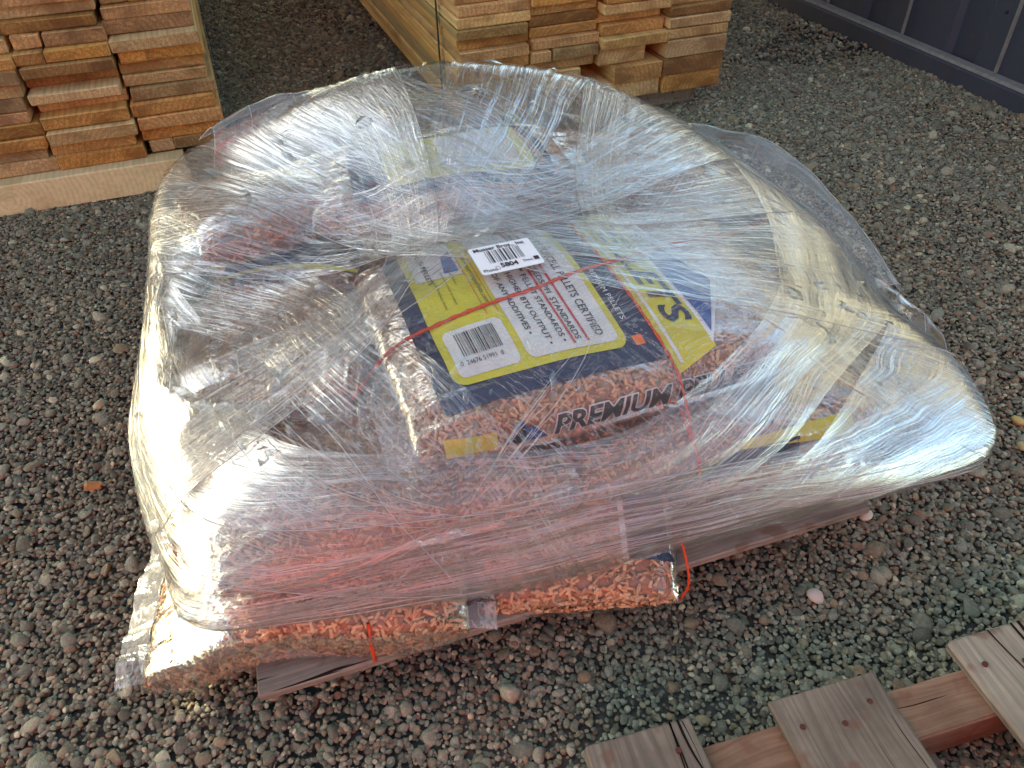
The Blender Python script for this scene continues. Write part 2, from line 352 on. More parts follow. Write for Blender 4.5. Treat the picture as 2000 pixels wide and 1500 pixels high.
ng.interface.new_socket('Geometry', in_out='INPUT', socket_type='NodeSocketGeometry'); ng.interface.new_socket('Geometry', in_out='OUTPUT', socket_type='NodeSocketGeometry')
gi = ng.nodes.new('NodeGroupInput'); go = ng.nodes.new('NodeGroupOutput')
ci = ng.nodes.new('GeometryNodeCollectionInfo'); ci.inputs[0].default_value = peb_col; ci.inputs[1].default_value = True; ci.inputs[2].default_value = True
ip = ng.nodes.new('GeometryNodeInstanceOnPoints'); ip.inputs['Pick Instance'].default_value = True
ri = ng.nodes.new('FunctionNodeRandomValue'); ri.data_type = 'INT'; ri.inputs[4].default_value = 0; ri.inputs[5].default_value = 11
for nm, sock in (('scl', 'Scale'), ('rot', 'Rotation')):
    na = ng.nodes.new('GeometryNodeInputNamedAttribute'); na.data_type = 'FLOAT_VECTOR'; na.inputs[0].default_value = nm
    ng.links.new(na.outputs[0], ip.inputs[sock])
ng.links.new(gi.outputs[0], ip.inputs['Points']); ng.links.new(ci.outputs[0], ip.inputs['Instance'])
ng.links.new(ri.outputs[2], ip.inputs['Instance Index']); ng.links.new(ip.outputs[0], go.inputs[0])
md = gr.modifiers.new('scatter', 'NODES'); md.node_group = ng
print('gravel', n, round(time.time()-T0, 1))

# ------------------------------------------------------------------ steel wall on the right
WD = (Vector((1.616, 5.268, 0))-Vector((2.252, 3.242, 0))).normalized(); WN = Vector((-WD.y, WD.x, 0))  # WN towards the yard
if WN.x > 0: WN = -WN
WO = Vector((2.252, 3.242, 0))
wr = empty('steel_wall', WO, 'dark navy ribbed steel wall rising behind the gravel at the right', 'wall')
def prism(name, pts, s0, s1, mat, root):
    """profile pts (out from wall, z) swept along the wall from s0 to s1"""
    V = [WO + WD*s + WN*a + Vector((0, 0, z)) for s in (s0, s1) for a, z in pts]; k = len(pts)
    F = [(i, (i+1) % k, (i+1) % k+k, i+k) for i in range(k)] + [tuple(range(k))[::-1], tuple(range(k, 2*k))]
    return par(mesh(name, V, F, mat), root)
prism('base_rail', [(.0, -.02), (.0, .092), (-.012, .102), (-.15, .102), (-.15, -.02)], -2.2, 6.5, M['steel'], wr)
prism('ledge', [(-.006, .103), (-.016, .115), (-.055, .119), (-.055, .103)], -2.2, 6.5, M['ledge'], wr)
k = 0; s = -2.2; PW = .62
while s < 6.4:     # trapezoid-profile wall sheets, one per rib bay
    prof = [(0, -.060), (.13, -.060), (.155, -.082), (.30, -.082), (.325, -.060), (PW-.006, -.060), (PW-.006, -.052)]
    V = []; F = []
    for (a, d) in prof:
        V += [WO+WD*(s+a)+WN*d+Vector((0, 0, .10)), WO+WD*(s+a)+WN*d+Vector((0, 0, 1.15))]
    for (a, d) in prof:
        V += [WO+WD*(s+a)+WN*(d-.01)+Vector((0, 0, .10)), WO+WD*(s+a)+WN*(d-.01)+Vector((0, 0, 1.15))]
    m = len(prof)
    for i in range(m-1): F += [(2*i, 2*i+2, 2*i+3, 2*i+1), (2*m+2*i+1, 2*m+2*i+3, 2*m+2*i+2, 2*m+2*i)]
    F += [(1, 0, 2*m, 2*m+1), (2*m-2, 2*m-1, 4*m-1, 4*m-2)]
    par(mesh('wall_sheet', V, F, M['steel']), wr)
    par(mesh('seam', [WO+WD*(s+a)+WN*d+Vector((0, 0, z)) for z in (.12, 1.15) for a, d in ((-.008, -.058), (-.004, -.046), (.004, -.046), (.008, -.058))],
         [(0, 1, 5, 4), (1, 2, 6, 5), (2, 3, 7, 6), (3, 0, 4, 7), (3, 2, 1, 0), (4, 5, 6, 7)], M['ledge']), wr)
    for a in (.06, .42):
        for zz in (.36, .95):
            bm = bmesh.new(); bmesh.ops.create_cone(bm, cap_ends=True, segments=8, radius1=.008, radius2=.005, depth=.008)
            mm = bpy.data.meshes.new('screw'); bm.to_mesh(mm); bm.free(); mm.materials.append(M['band'])
            o = bpy.data.objects.new('screw', mm); COL.objects.link(o); o.location = WO+WD*(s+a)+WN*(-.056)+Vector((0, 0, zz)); o.rotation_euler = WN.to_track_quat('Z', 'Y').to_euler(); par(o, wr)
    s += PW

# ------------------------------------------------------------------ lumber bundles
def lumber(name, origin, cols, rows_fn, length, colw, label, bearer, strap_at=None, top=.95, seed=1):
    root = empty(name, origin, label, 'lumber stack', rz=YA); rr = random.Random(seed)
    for c in range(cols):
        zz = bearer[2]; r = 0
        while zz < top:
            th, kind = rows_fn(c, r, rr)
            w = colw - rr.uniform(.004, .022); L = length - rr.uniform(0, .04); out = rr.uniform(-.050, .030) + .006*r*rr.random()
            if kind == 'short': w -= .07
            def one(w, cx):
                me_ = bevel_box(w, L, th-.002, .004, .0022, rr.randint(0, 99999), 'plank', cuts=0)
                me_.materials.append(M['lumber'] if rr.random() < .6 else M['lumber2'])
                o = bpy.data.objects.new('plank', me_); COL.objects.link(o); o.parent = root
                o.location = (cx, L/2+out, zz+th/2); o.rotation_euler = (0, 0, rr.uniform(-.004, .004))
            x0 = c*colw + rr.uniform(-.006, .006) + colw/2
            if kind == 'split':
                one(w*.3, x0-w*.345); one(w*.68, x0+w*.155)
            else: one(w, x0 + (rr.choice((-1, 1))*.03 if kind == 'short' else 0))
            zz += th + rr.uniform(.0, .0035); r += 1
    for yy in (bearer[3], length*.5, length-.3):
        me_ = bevel_box(bearer[1], bearer[0], bearer[2]-.002, .004, .002, 5, 'bearer'); me_.materials.append(M['dunnage'] if bearer[4] else M['greywood'])
        o = bpy.data.objects.new('bearer', me_); COL.objects.link(o); o.parent = root
        o.location = (cols*colw/2 + bearer[5], yy+bearer[0]/2, (bearer[2]-.002)/2+.0)
    if strap_at is not None:
        for i, sy in enumerate(strap_at):
            x0, x1, z0, z1 = -.012, cols*colw+.012, bearer[2]-.004, top+.06
            V = []; t_ = .0025
            for (x, z_) in ((x0, z0), (x1, z0), (x1, z1), (x0, z1)): V += [(x, sy, z_), (x, sy+.019, z_)]
            for (x, z_) in ((x0+t_, z0+t_), (x1-t_, z0+t_), (x1-t_, z1-t_), (x0+t_, z1-t_)): V += [(x, sy, z_), (x, sy+.019, z_)]
            F = []
            for a in range(4):
                b = (a+1) % 4; F += [(2*a, 2*b, 2*b+1, 2*a+1), (8+2*a, 8+2*a+1, 8+2*b+1, 8+2*b), (2*a, 8+2*a, 8+2*b, 2*b), (2*a+1, 2*b+1, 8+2*b+1, 8+2*a+1)]
            o = mesh('strap', V, F, M['band'], root)
    return root
O0 = Vector((0, 0, 0))
# left bundle: right-hand edge at u=-.07, front at v=3.12
def rowsL(c, r, rr):
    return (rr.uniform(.038, .053), rr.choice(['full']*7 + ['split']))
cwL = .312
lumber('lumber_stack', fr(O0, -.045-5*cwL, 3.125), 5, rowsL, 3.6, cwL, 'strapped stack of rough sawn planks at the upper left, ends facing the camera', (.09, 5*cwL-.02, .118, -.06, True, -.17), strap_at=(1.0, 2.6), seed=4)
def rowsM(c, r, rr):
    if c >= 2 and r < 3: return (.074, 'full' if (c == 3 or r == 0) else 'short')
    if c < 2 and r < 2: return (.078, 'full' if c == 0 else 'short')
    return (rr.uniform(.038, .046), 'split' if (c == 1 and r == 3) else 'full')
cwM = .308
lumber('lumber_stack', fr(O0, .86, 2.995), 4, rowsM, 3.8, cwM, 'strapped stack of thick golden planks behind the wrapped pallet, beside open gravel', (.11, 4*cwM-.12, .098, .10, False, 0), strap_at=(.20, 2.7), seed=11)
print('lumber', round(time.time()-T0, 1))

# ------------------------------------------------------------------ pallets
PF = Vector((-.464, .722, 0))
def P3(u, v, z=0.): return PF + UX*u + VX*v + Vector((0, 0, z))
pl = empty('shipping_pallet', P3(.0, -.088), 'grey weathered pallet under the plastic-wrapped heap of bags', 'pallet', rz=YA-R(1.6))
def board(name, sx, sy, sz, loc, mat, root, rz=0., seed=0, b=.003, warp=.0015, cuts=0, along_x=False):
    if along_x:
        me_ = bevel_box(sy, sx, sz, b, warp, seed, name, cuts=cuts); rz += math.pi/2
    else: me_ = bevel_box(sx, sy, sz, b, warp, seed, name, cuts=cuts)
    me_.materials.append(mat); o = bpy.data.objects.new(name, me_); COL.objects.link(o); o.parent = root; o.location = loc; o.rotation_euler = (0, 0, rz); return o
for i in range(6):
    board('deck_board', 1.22, .125, .020, (.61, .062+i*.18, .118), M['greywood'], pl, along_x=True, seed=i)
for i in range(3):
    board('stringer', .045, .90, .085, (.13+i*.5, .56, .0640), M['warmwood'], pl, seed=20+i)
for i in range(3):
    board('bottom_board', 1.06, .10, .018, (.62, .16+i*.38, .0115), M['warmwood'], pl, along_x=True, seed=30+i)

PO = Vector((.100, .545, 0)); PR = R(14.5)
p2 = empty('old_pallet', PO, 'bare weathered pallet cut off by the lower right corner, nails in its boards', 'pallet', rz=PR)
for x0, w, y0, mt in ((0, .178, .0, M['board']), (.315, .195, -.012, M['board']), (.668, .20, .0, M['board2']), (.884, .16, .004, M['board2'])):
    L = .9; o = board('deck_board', w, L, .022, (x0+w/2, y0-L/2, .119), mt, p2, seed=int(x0*100)+3, b=.004, warp=.0025, cuts=0)
    for (nx, ny) in ((.03, -.055), (w*.5, -.068), (w-.038, -.047)):
        bm = bmesh.new(); bmesh.ops.create_cone(bm, cap_ends=True, segments=10, radius1=.0052, radius2=.0044, depth=.004)
        mm = bpy.data.meshes.new('nail'); bm.to_mesh(mm); bm.free(); mm.materials.append(M['nail'])
        q = bpy.data.objects.new('nail', mm); COL.objects.link(q); q.parent = o; q.location = (nx-w/2, L/2+ny, .0125)
def split_board(o, w, L, seed):
    me_ = o.data; bm = bmesh.new(); bm.from_mesh(me_); rr = random.Random(seed)
    for k in range(rr.choice((4, 5))):
        x = rr.uniform(-w*.42, w*.42); ln = rr.uniform(.10, .42); wd = rr.uniform(.0012, .0032); n = 14; dr = rr.uniform(-.03, .03); ph = rr.uniform(0, 6)
        L_, R_ = [], []
        for i in range(n+1):
            t_ = i/n; y = L/2 - .001 - ln*t_; c = x+dr*t_+.0022*math.sin(t_*7+ph); ww = wd*(1-t_)**.6+.0001
            L_.append(bm.verts.new((c-ww, y, .0113))); R_.append(bm.verts.new((c+ww, y, .0113)))
        for i in range(n): bm.faces.new((L_[i], L_[i+1], R_[i+1], R_[i])).material_index = 1
    bm.to_mesh(me_); bm.free(); me_.materials.append(M['crack'])
for o in [c for c in p2.children if c.name.startswith('deck_board')]: split_board(o, .17, .9, len(o.name)+int(o.location.x*100))
for i, (yy, mt) in enumerate(((-.085, M['warmwood']), (-.48, M['warmwood']), (-.84, M['warmwood']))):
    board('stringer', 1.10, .085, .088, (.53, yy, .0625), mt, p2, along_x=True, seed=50+i, b=.004, warp=.002)
for i in range(3):
    board('bottom_board', .10, .88, .018, (.07+i*.47, -.46, .0095), M['greywood'], p2, seed=60+i)

# ------------------------------------------------------------------ bags of pellets
def unit_pellet(r=.0033, l=.0085, k=6):
    V = []; F4 = []
    for zi, rr_ in ((-l, r*.8), (-l*.9, r), (l*.9, r), (l, r*.8)):
        for i in range(k): V.append((zi, rr_*math.cos(6.2832*i/k), rr_*math.sin(6.2832*i/k)))
    for q in range(3):
        for i in range(k): F4.append((q*k+i, q*k+(i+1) % k, (q+1)*k+(i+1) % k, (q+1)*k+i))
    for b_ in (0, 3*k): F4 += [(b_, b_+1, b_+2, b_+3), (b_, b_+3, b_+4, b_+5)]
    return np.array(V), np.array(F4)
UPV, UPF = unit_pellet()

class Bag:
    def __init__(s, c, L, W_, T, rot=0., tilt=(0, 0), sag=None, lump=.006, seed=0, name_label='', roundz=.62, pleat=.006):
        s.c = Vector(c); s.L, s.W, s.T = L, W_, T; s.rot = YA+rot; s.tilt = tilt; s.sag = sag; s.lump = lump; s.seed = seed; s.roundz = roundz; s.pleat = pleat
        s.root = empty('pellet_bag', s.c, name_label, 'bag', 'bags of wood pellets stacked on the pallet')
    def pt(s, A, TH, off=0.):
        """A in [-1,1] along, TH angle round; arrays -> (n,3) world"""
        e = np.abs(A)**5
        h = s.T/2*np.sqrt(np.clip(1-np.abs(A)**4.5, 0, 1)) + .003 + off
        w = s.W/2*(1-.07*e) + off
        cth, sth = np.cos(TH), np.sin(TH)
        x = A*(s.L/2+off); y = w*np.sign(cth)*np.abs(cth)**.62; zz = h*np.sign(sth)*np.abs(sth)**s.roundz
        sd = s.seed*1.7
        wob = s.lump*(np.sin(x*11+sd)*np.cos(y*13+sd*2) + .6*np.sin(x*23+y*17+sd*3)) + s.pleat*np.abs(A)**3*np.sin(TH*17+sd+A*3)
        zz = zz + wob*np.clip(h/(s.T/2), 0, 1); y = y + .4*wob
        zz = zz + s.tilt[0]*x + s.tilt[1]*y
        if s.sag is not None: zz = zz + s.sag(x, y)
        X = s.c.x + x*math.cos(s.rot) - y*math.sin(s.rot); Y = s.c.y + x*math.sin(s.rot) + y*math.cos(s.rot)
        return np.stack([X, Y, s.c.z+zz], -1)
    def grid(s, off, na=64, nt=72):
        A = np.sin(np.linspace(-1, 1, na)*math.pi/2)*.35 + np.linspace(-1, 1, na)*.65; TH = np.linspace(0, 2*math.pi, nt, endpoint=False)
        AA, TT = np.meshgrid(A, TH, indexing='ij'); V = s.pt(AA.ravel(), TT.ravel(), off)
        V = V.reshape(na, nt, 3); i = np.arange(na-1); j = np.arange(nt); I, J = np.meshgrid(i, j, indexing='ij'); J2 = (J+1) % nt
        F = np.stack([I*nt+J, (I+1)*nt+J, (I+1)*nt+J2, I*nt+J2], -1).reshape(-1, 4)
        return V.reshape(-1, 3), F
    def build(s, pellets=True, dens=1., flaps=(1, 1), flapL=.05):
        V, F = s.grid(-.004, 40, 40); 
        core = (V, F)
        if pellets:
            V2, F2 = s.grid(.0, 56, 64); a, b, c_, d = (V2[F2[:, i]] for i in range(4))
            nrm = np.cross(c_-a, d-b); ar = np.linalg.norm(nrm, axis=1)/2; nrm /= (2*ar[:, None]+1e-12)
            if np.mean(nrm[:, 2]*(V2[F2].mean(1)[:, 2]-s.c.z)) < 0: nrm = -nrm
            wgt = ar*(nrm[:, 2] > (-.97 if s.seed < 3 else -.55)); npel = int(wgt.sum()/(.0066*.0165)*1.35*dens)
            idx = rng.choice(len(F2), npel, p=wgt/wgt.sum()); ru, rv = rng.random((2, npel, 1))
            pos = (a[idx]*(1-ru)+b[idx]*ru)*(1-rv) + (d[idx]*(1-ru)+c_[idx]*ru)*rv; N = nrm[idx]
            t1 = np.cross(N, [0, 0, 1.]+rng.normal(0, .01, (npel, 3))); t1 /= np.linalg.norm(t1, axis=1)[:, None]; t2 = np.cross(N, t1)
            an = rng.uniform(0, 6.283, (npel, 1)); D_ = t1*np.cos(an)+t2*np.sin(an) + N*rng.normal(0, .22, (npel, 1)); D_ /= np.linalg.norm(D_, axis=1)[:, None]
            E1 = np.cross(D_, N); E1 /= np.linalg.norm(E1, axis=1)[:, None]; E2 = np.cross(E1, D_)
            pos = pos - N*rng.uniform(.0005, .0055, (npel, 1)); ln = rng.uniform(.55, 1.25, (npel, 1, 1)); th = rng.uniform(.9, 1.15, (npel, 1, 1))
            PV = pos[:, None, :] + UPV[None, :, 0:1]*ln*D_[:, None, :] + (UPV[None, :, 1:2]*E1[:, None, :] + UPV[None, :, 2:3]*E2[:, None, :])*th
            k = len(UPV); PFc = (UPF[None] + (np.arange(npel)*k)[:, None, None]).reshape(-1, 4)
            tn = np.repeat(rng.random(npel), k)
            Vall = np.concatenate([core[0], PV.reshape(-1, 3)]); Fall = np.concatenate([core[1], PFc+len(core[0])])
            att = np.concatenate([np.full(len(core[0]), .05), tn])
            o = fast_mesh('pellets', Vall, Fall, M['pellet'], attr=att); o['kind'] = 'stuff'; par(o, s.root)
        else:
            o = fast_mesh('pellets', core[0], core[1], M['pellet'], attr=np.full(len(core[0]), .3), sm=True); par(o, s.root)
        VS, FS = s.grid(.0045, 72, 84); s.skinV, s.skinF = VS, FS
        o = fast_mesh('bag_skin', VS, FS, M['skin'], sm=True); par(o, s.root); s.skin = o
        s.bvh = BVHTree.FromPolygons([tuple(v) for v in VS], [tuple(f) for f in FS])
        for sgn, on in zip((-1, 1), flaps):
            if not on: continue
            nb, nf = 40, 7; y = np.linspace(-1, 1, nb); t_ = np.linspace(0, 1, nf); Y_, T_ = np.meshgrid(y, t_, indexing='ij')
            e0 = s.pt(np.full(nb, sgn*.995), np.arccos(np.clip(np.sign(y)*np.abs(y)**(1/.62), -1, 1)), .004)
            ax = np.array([math.cos(s.rot), math.sin(s.rot), 0])*sgn
            V = e0[:, None, :] + ax[None, None, :]*(T_*flapL)[..., None]
            V[..., 2] += -.25*T_**1.6*flapL + .006*np.sin(Y_*9+s.seed*2)*T_ + .003*np.sin(Y_*31+s.seed)*T_
            o = fast_mesh('end_flap', V.reshape(-1, 3), grid_faces(nb, nf), M['flap'], sm=True, uv=np.stack([T_*flapL, Y_*s.W/2], -1).reshape(-1, 2)); par(o, s.root)
        return s
    # --- flat print laid on the skin: local x (length), y (depth)
    def drop(s, xy, lift=.0012):
        out = []
        for x, y in xy:
            X = s.c.x + x*math.cos(s.rot) - y*math.sin(s.rot); Y = s.c.y + x*math.sin(s.rot) + y*math.cos(s.rot)
            h, nn, _, _ = s.bvh.ray_cast(Vector((X, Y, 3.)), Vector((0, 0, -1)))
            if h is None:
                h, nn, _, _ = s.bvh.find_nearest(Vector((X, Y, s.c.z)))
            if nn.z < 0: nn = -nn
            out.append(h + nn*lift)
        return out
    def side(s, xy, lift=.0012):
        """x along the bag, y = height above/below the middle of the front face (metres of arc)"""
        out = []
        for x, y in xy:
            ang = -math.pi/2 + (y/(s.T*.62))
            o_ = s.c + Vector((x*math.cos(s.rot), x*math.sin(s.rot), s.tilt[0]*x)) - Vector((-math.sin(s.rot), math.cos(s.rot), 0))*(s.W/2-s.T*.55)
            dloc = Vector((0, math.sin(ang), math.cos(ang)))            # ang=-90deg: straight out of the front face
            d_ = Vector((-math.sin(s.rot)*dloc.y, math.cos(s.rot)*dloc.y, dloc.z))
            h, nn, _, _ = s.bvh.ray_cast(o_, d_)
            if h is None: h, nn, _, _ = s.bvh.find_nearest(o_ + d_*s.T/2)
            if nn.dot(d_) < 0: nn = -nn
            out.append(h + nn*lift)
        return out

def shape2d(pts, res):
    """fill polygon as a fine mesh: returns verts2d, faces"""
    bm = bmesh.new(); vs_ = [bm.verts.new((x, y, 0)) for x, y in pts]; bm.faces.new(vs_)
    xs = [p[0] for p in pts]; ys = [p[1] for p in pts]
    for ax, lo, hi in ((0, min(xs), max(xs)), (1, min(ys), max(ys))):
        k = lo+res
        while k < hi-res*.3:
            co = [0, 0, 0]; no = [0, 0, 0]; co[ax] = k; no[ax] = 1
            bmesh.ops.bisect_plane(bm, geom=bm.verts[:]+bm.edges[:]+bm.faces[:], plane_co=co, plane_no=no); k += res
    bm.verts.index_update(); V = [(v.co.x, v.co.y) for v in bm.verts]; F = [[v.index for v in f.verts] for f in bm.faces]; bm.free(); return V, F
def rrect(x0, y0, x1, y1, r=.0, n=6):
    if r <= 0: return [(x0, y0), (x1, y0), (x1, y1), (x0, y1)]
    out = []
    for cx, cy, a0 in ((x1-r, y0+r, -90), (x1-r, y1-r, 0), (x0+r, y1-r, 90), (x0+r, y0+r, 180)):
        for i in range(n+1):
            a = R(a0+90*i/n); out.append((cx+r*math.cos(a), cy+r*math.sin(a)))
    return out
def text2d(body, size, shear=0., bold=0., maxe=.02):
    cu = bpy.data.curves.new('t', 'FONT'); cu.body = body; cu.size = size; cu.shear = shear; cu.offset = bold*size; cu.resolution_u = 3; cu.align_x = 'LEFT'
    o = bpy.data.objects.new('t', cu); COL.objects.link(o); dg = bpy.context.evaluated_depsgraph_get(); dg.update()
    me_ = bpy.data.meshes.new_from_object(o.evaluated_get(dg)); COL.objects.unlink(o); bpy.data.objects.remove(o)
    bm = bmesh.new(); bm.from_mesh(me_); bmesh.ops.remove_doubles(bm, verts=bm.verts, dist=1e-5)
    for _ in range(3):
        es = [e for e in bm.edges if e.calc_length() > maxe]
        if not es: break
        bmesh.ops.subdivide_edges(bm, edges=es, cuts=1); bmesh.ops.triangulate(bm, faces=bm.faces[:])
    bm.verts.index_update(); V = [(v.co.x, v.co.y) for v in bm.verts]; F = [[v.index for v in f.verts] for f in bm.faces]; bm.free(); bpy.data.meshes.remove(me_)
    return V, F
def xf(VF, x=0., y=0., ang=0., sx=1., sy=1.):
    c, s = math.cos(ang), math.sin(ang); return [(x+c*a*sx-s*b*sy, y+s*a*sx+c*b*sy) for a, b in VF[0]], VF[1]
def merge(parts):
    V = []; F = []
    for v, f in parts:
        k = len(V); V += list(v); F += [[i+k for i in q] for q in f]
    return V, F
def print_on(mapper, name, VF, mat, root, lift):
    return par(mesh(name, mapper(VF[0], lift), VF[1], mat, sm=True), root)
def bars(w, h, n, seed, gap=.0):
    rr = random.Random(seed); out = []; x = 0.; u = w/n/2.2
    while x < w-u:
        k = rr.choice((1, 1, 2, 3)); out.append(shape2d(rrect(x, 0, min(w, x+u*k*.8), h), .03)); x += u*(k+rr.choice((1, 1, 2)))
    return merge(out)
def decorate_back(b, x0=0., y0=0., full=True):
    """the printed back panel: navy field, yellow bordered white panel with turned text"""
    def D_(xy, lift):
        xl, yl = x0-.285, y0-.185
        return b.drop([(xl-.030+(x-xl)*.88, yl+.0+(y-yl)*1.22) for x, y in xy], lift)
    print_on(D_, 'label_field', shape2d(rrect(x0-.285, y0-.185, x0+.20, y0+.22, .02), .02), M['navy'], b.root, .0010)
    print_on(D_, 'label_border', shape2d(rrect(x0-.245, y0-.150, x0+.135, y0+.22, .028), .02), M['yellow'], b.root, .0022)
    print_on(D_, 'label_panel', shape2d(rrect(x0-.082, y0-.135, x0+.120, y0+.218, .018), .02), M['white'], b.root, .0034)
    print_on(D_, 'barcode_field', shape2d(rrect(x0-.228, y0-.135, x0-.098, y0-.028, .014), .02), M['white'], b.root, .0034)
    bc = merge([xf(bars(.085, .055, 30, 5), x0-.205, y0-.095), xf(text2d('0  24676 51991  8', .0125, maxe=.03), x0-.218, y0-.112)])
    print_on(D_, 'barcode', bc, M['black'], b.root, .0046)
    tx = []
    A_ = -math.pi/2
    if full:
        lines = [('MADE BY PURCELL PELLETS CERTIFIED', .026, .075), ('• MEETS OR EXCEEDS PFI  STANDARDS', .0185, .028), ('• PREMIUM™ PELLET STANDARDS •', .0185, -.002), ('• MUCH HIGHER BTU OUTPUT •', .0185, -.032), ('• FREE OF ANY ADDITIVES •', .0185, -.062)]
        for body, sz, xx in lines:
            v, f = text2d(body, sz, bold=.012, maxe=.03); wv_ = max(p[0] for p in v); sc_ = min(1., .325/wv_)
            tx.append(xf((v, f), x0+xx, y0-.118 + wv_*sc_ + (.03 if 'ADD' in body else 0), A_, sc_, 1.))
        print_on(D_, 'lettering', merge(tx), M['black'], b.root, .0046)
        rl = merge([shape2d(rrect(x0+.050, y0-.125, x0+.0555, y0+.21), .02), shape2d(rrect(x0+.019, y0-.125, x0+.0245, y0+.21), .02)])
        print_on(D_, 'red_rule', rl, M['redp'], b.root, .0046)
        sm_ = [xf(text2d('www.purcellpellets.com', .0155, maxe=.03), x0-.107, y0+.16, A_), xf(text2d('Purcell Pellets', .0095, maxe=.03), x0-.150, y0+.13, A_), xf(text2d('a renewable wood product', .0095, maxe=.03), x0-.170, y0+.13, A_),
               xf(text2d('in the fireplace stove', .0095, maxe=.03), x0-.195, y0+.10, A_), xf(text2d('WOOD PELLETS', .016, bold=.02, maxe=.03), x0-.205, y0+.205, A_)]
        print_on(D_, 'small_print', merge(sm_), M['black'], b.root, .0046)
        print_on(D_, 'web_rule', merge([shape2d(rrect(x0-.118, y0-.015, x0-.1165, y0+.16), .02), shape2d(rrect(x0-.093, y0-.015, x0-.0915, y0+.16), .02)]), M['redp'], b.root, .0040)
        print_on(D_, 'corner_field', shape2d(rrect(x0-.228, y0+.105, x0-.12, y0+.218), .02), M['white'], b.root, .0030)
        print_on(D_, 'mountain', shape2d([(x0-.16, y0+.115), (x0-.125, y0+.115), (x0-.125, y0+.18), (x0-.15, y0+.165)], .02), M['blue'], b.root, .0042)
        # strip beyond the panel: small white lettering on navy, then the big logo on yellow and a blue peak
        print_on(D_, 'strip_lettering', xf(text2d('PREMIUM PELLETS', .017, maxe=.03), x0+.148, y0+.04, A_), M['pale'], b.root, .0022)
        print_on(D_, 'flame_mark', shape2d(rrect(x0+.146, y0-.152, x0+.168, y0-.132), .02), M['orange'], b.root, .0022)
        print_on(D_, 'logo_field', shape2d([(x0+.200, y0-.215), (x0+.305, y0-.19), (x0+.305, y0+.22), (x0+.200, y0+.22)], .02), M['yellow'], b.root, .0010)
        print_on(D_, 'logo_rule', shape2d(rrect(x0+.214, y0-.20, x0+.222, y0+.22), .02), M['white'], b.root, .0022)
        print_on(D_, 'logo_lettering', xf(text2d('PELLETS', .078, shear=.2, bold=.03, maxe=.02), x0+.238, y0+.185, A_, 1.12, 1.), M['navy'], b.root, .0024)
        print_on(D_, 'peak_outline', shape2d([(x0+.300, y0+.07), (x0+.302, y0-.185), (x0+.415, y0-.055), (x0+.36, y0+.06)], .02), M['pale'], b.root, .0014)
        print_on(D_, 'peak', shape2d([(x0+.308, y0+.06), (x0+.312, y0-.165), (x0+.402, y0-.052), (x0+.355, y0+.05)], .02), M['blue'], b.root, .0026)
def decorate_side(b, x0=-.30, y0=.0):
    S_ = b.side
    print_on(S_, 'side_band', merge([shape2d(rrect(x0-.075, y0-.022, x0+.015, y0+.016, .0), .02), shape2d(rrect(x0+.575, y0-.015, x0+.72, y0+.02, .0), .02)]), M['yellow'], b.root, .0012)
    print_on(S_, 'side_peak', shape2d([(x0+.03, y0-.02), (x0+.105, y0-.02), (x0+.08, y0+.012), (x0+.075, y0+.004), (x0+.06, y0+.026), (x0+.045, y0+.008)], .02), M['blue'], b.root, .0012)
    print_on(S_, 'side_trees', shape2d([(x0+.03, y0-.02), (x0+.065, y0-.02), (x0+.065, y0+.02), (x0+.048, y0+.004), (x0+.04, y0+.002)], .02), M['black'], b.root, .0024)
    v, f = text2d('PREMIUM PELLETS', .050, shear=.25, bold=.03, maxe=.02); wv_ = max(p[0] for p in v); k = .44/wv_
    lt = [(x0+.115+a*k, y0-.018+c_*1.0) for a, c_ in v]
    v2, f2 = text2d('PREMIUM PELLETS', .050, shear=.25, bold=.075, maxe=.02); lt2 = [(x0+.115+a*k, y0-.018+c_) for a, c_ in v2]
    print_on(S_, 'lettering_outline', (lt2, f2), M['white'], b.root, .0012)
    print_on(S_, 'side_lettering', (lt, f), M['black'], b.root, .0026)

ZP = .129
bags = []
def add_bag(u, v, z, L, W_, T, label, rot=0., seed=0, tilt=(0, 0), sag=None, dens=1., flaps=(1, 1), pellets=True, **kw):
    b = Bag(P3(u, v, z), L, W_, T, rot, tilt, sag, seed=seed, name_label=label, **kw); b.build(pellets=pellets, dens=dens, flaps=flaps); bags.append(b); return b
# bottom layer
def sagA(x, y): return -.080*smooth(-.06, -.28, x) - .015*smooth(.0, -.2, y)
bA = add_bag(.135, .150, .186, .57, .43, .15, 'lowest left bag, its sunlit end drooping off the pallet onto the gravel', sag=sagA, seed=1, pleat=.010, rot=R(-15))
_fp = np.array([[(-.214, .086, .016), (-.150, .074, .022), (-.096, .066, .028)], [(-.212, .105, .050), (-.165, .085, .062), (-.112, .080, .052)], [(-.205, .124, .075), (-.172, .104, .092), (-.120, .094, .075)]])
def sagB(x, y): return -.05*smooth(-.12, -.30, x)
bB = add_bag(.66, .165, .192, .62, .37, .13, 'pellet bag end-on at the front of the bottom layer, orange twine at its right corner', rot=R(73), sag=sagB, seed=2, flaps=(0, 1))
add_bag(1.08, .26, .196, .62, .40, .12, 'bottom-layer bag hidden under film at the right front of the pallet', rot=R(82), seed=3, dens=.4)
add_bag(.24, .76, .196, .62, .40, .12, 'bottom-layer bag at the back left of the pallet', rot=R(90), seed=4, dens=.4)
add_bag(.84, .80, .196, .64, .38, .12, 'bottom-layer bag at the back right of the pallet', seed=5, dens=.3)
